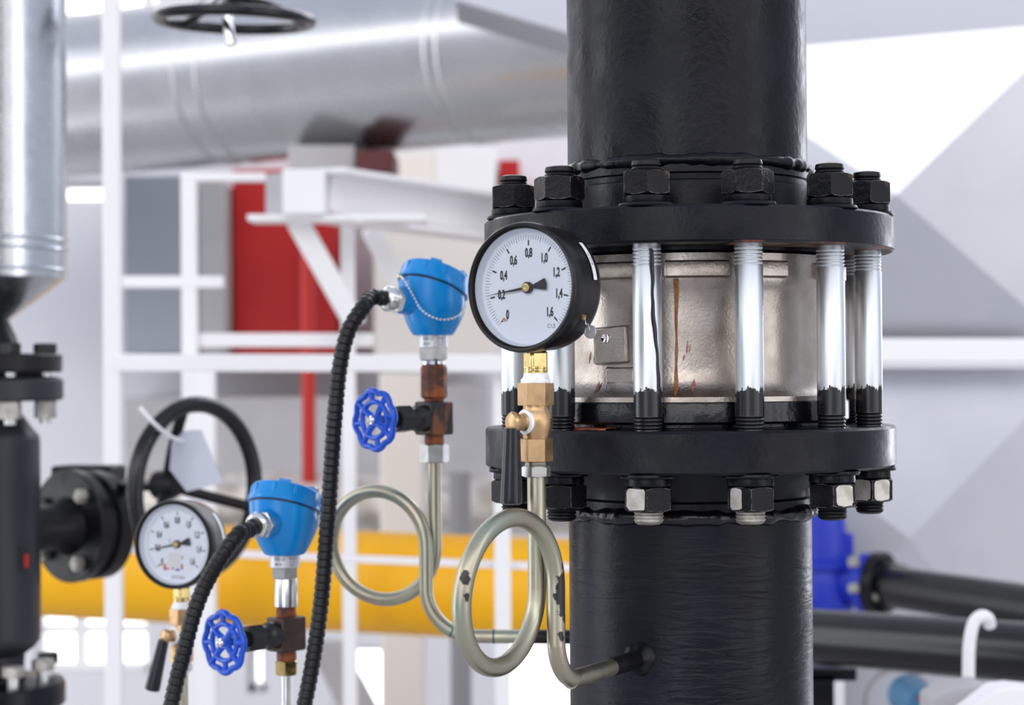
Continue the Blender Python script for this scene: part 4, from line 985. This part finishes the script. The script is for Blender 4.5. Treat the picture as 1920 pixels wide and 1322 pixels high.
# ------------------------------------------------------------------ right: black pipes, blue valve
p, q = at(1380, 1182, 3.52), at(1990, 1229, 2.98)
bpA = thing('black_pipe', 'horizontal black pipe right of the riser, nearer and lower one', 'pipe', q)
MB().cyl(p, q+(q-p).normalized()*.7, .0480, seg=56).build('tube', PIPEBLACK, bpA)
p, q = at(1648, 1096, 4.35), at(2010, 1152, 3.85); d = (q-p).normalized()
bpB = thing('black_pipe', 'horizontal black pipe with bolted flange, farther back on the right', 'pipe', p)
MB().cyl(p, q+(q-p).normalized()*.6, .0475, seg=48).build('tube', PIPEBLACK, bpB)
fn = Vector((.80, -.60, -.02)).normalized()
MB().rod(p-fn*.012, p+fn*.014, [(0, .072), (.08, .074), (.92, .074), (1, .072)], 56).build('flange', BLACKSAT, bpB)
MB().rod(p+fn*.012, p+fn*.060, [(0, .058), (1, .048)], 40).build('neck', BLACKSAT, bpB)
fx = Vector((0, 0, 1)); fy = fn.cross(fx).normalized()
for k in range(8):
    a = 2*PI*(k+.5)/8; c = p+fn*.014+fx*(.056*math.cos(a))+fy*(.056*math.sin(a))
    MB().hexa(.016, 0, .010, frame(c, fn)).build('flange_nut', STEELNUT if k in (2, 5) else BLACK, bpB, ang=28)
bx = at(1532, 1060, 4.42)
bl = thing('gate_valve', 'bright blue gate valve just right of the black riser', 'valve', at(1532, 1150, 4.42))
bm = T(bx)
hz = lambda y: at(1532, y, 4.42).z-bx.z
MB().lathe([(.075, hz(1150)), (.084, hz(1135)), (.086, hz(1100)), (.080, hz(1072)), (.078, hz(1066)), (.090, hz(1062)), (.090, hz(1048)), (.074, hz(1044)), (.070, hz(1010)), (.064, hz(960)), (.056, hz(900)), (.030, hz(890))], 48, bm).build('body', BLUEVALVE, bl)
MB().rod(bx+Vector((.03, .0, -.03)), p-fn*.028, [(0, .052), (1, .055)], 40).build('outlet', BLUEVALVE, bl)
MB().rod(p-fn*.038, p-fn*.0145, [(0, .066), (.1, .070), (.9, .070), (1, .067)], 56).build('flange', BLUEVALVE, bl)
MB().rod(p-fn*.0145, p-fn*.0118, [(0, .066), (1, .066)], 56).build('gasket', ORANGERIM, bl)
for py in (1056, 1104):
    c = at(1592, py, 4.30); MB().hexa(.020, 0, .022, frame(c, (.6, -.3, .1))).build('body_bolt', STEELNUT, bl, ang=28)
MB().box(.02, .04, .05, T(at(1590, 1020, 4.4))).build('rib', BLUEVALVE, bl, bevel=.004)
r = thing('hooked_pipe', 'white pipe with hooked top in front of the right-hand black pipes', 'pipe', at(1816, 1400, 2.85)); r.location.z = 0
hp = [Vector((at(1816, 1400, 2.85).x, 2.85, 0)), at(1816, 1330, 2.85), at(1816, 1260, 2.85), at(1818, 1205, 2.85), at(1826, 1168, 2.85), at(1840, 1155, 2.85), at(1852, 1160, 2.86), at(1856, 1172, 2.87)]
MB().tube([hp[0]]+smooth_path(hp[1:], 8), .0092, 24).build('tube', WHITEPAINT, r)
sb = thing('pipe_support', 'black support bracket under the right-hand black pipe', 'support', at(1540, 1400, 3.45)); sb.location.z = 0
a = at(1530, 1252, 3.44); MB().box(.115, .05, .022, T(at(1542, 1262, 3.44))).build('saddle', BLACK, sb, bevel=.003)
a = at(1528, 1262, 3.44); MB().box(.06, .05, a.z, T(a.x, a.y, a.z/2)).build('leg', BLACK, sb)
a = at(1570, 1277, 3.7); tag(MB().box(.022, .03, a.z, T(a.x, a.y, a.z/2)).build('white_post', WHITEPAINT), 'short white post beside the black support at the bottom right', 'post')
mt = thing('pump_motor', 'teal blue motor at the bottom right edge', 'motor', at(1722, 1400, 4.2)); mt.location.z = 0
c = at(1724, 1320, 4.2); MB().cyl(c+Vector((0, -.08, 0)), c+Vector((0, .12, 0)), .046, seg=40).build('housing', BLUEMOTOR, mt)
MB().cyl(c+Vector((-.012, -.088, .025)), c+Vector((-.012, -.079, .025)), .008, seg=20).build('badge', REDPOST, mt)
MB().torus(frame(c+Vector((-.02, .14, -.02)), (0, -1, 0)), .075, .006, 48, 10).build('fan_guard', GREYDK, mt)
MB().box(.10, .14, c.z-.04, T(c.x, c.y+.02, (c.z-.04)/2)).build('base', GREYDK, mt)
cv = thing('white_cover', 'white sheet metal cover at the bottom right corner', 'cover', at(1840, 1400, 3.0)); cv.location.z = 0
z0 = 1.0
MB().slab([at(1806, 1340, 2.62), at(1868, 1292, 2.62), at(1900, 1288, 2.62), at(2000, 1298, 2.62), at(2000, 1420, 2.62), at(1806, 1420, 2.62)], .06).build('hood', WHITEPAINT, cv, bevel=.004)
MB().slab([at(1746, 1312, 2.72), at(1790, 1288, 2.72), at(1850, 1284, 2.72), at(1850, 1420, 2.72), at(1746, 1420, 2.72)], .08).build('side_panel', GREYP, cv, bevel=.004)
a = at(1850, 1420, 2.7); MB().box(.12, .14, a.z, T(a.x, 2.72, a.z/2)).build('plinth', GREYP, cv)
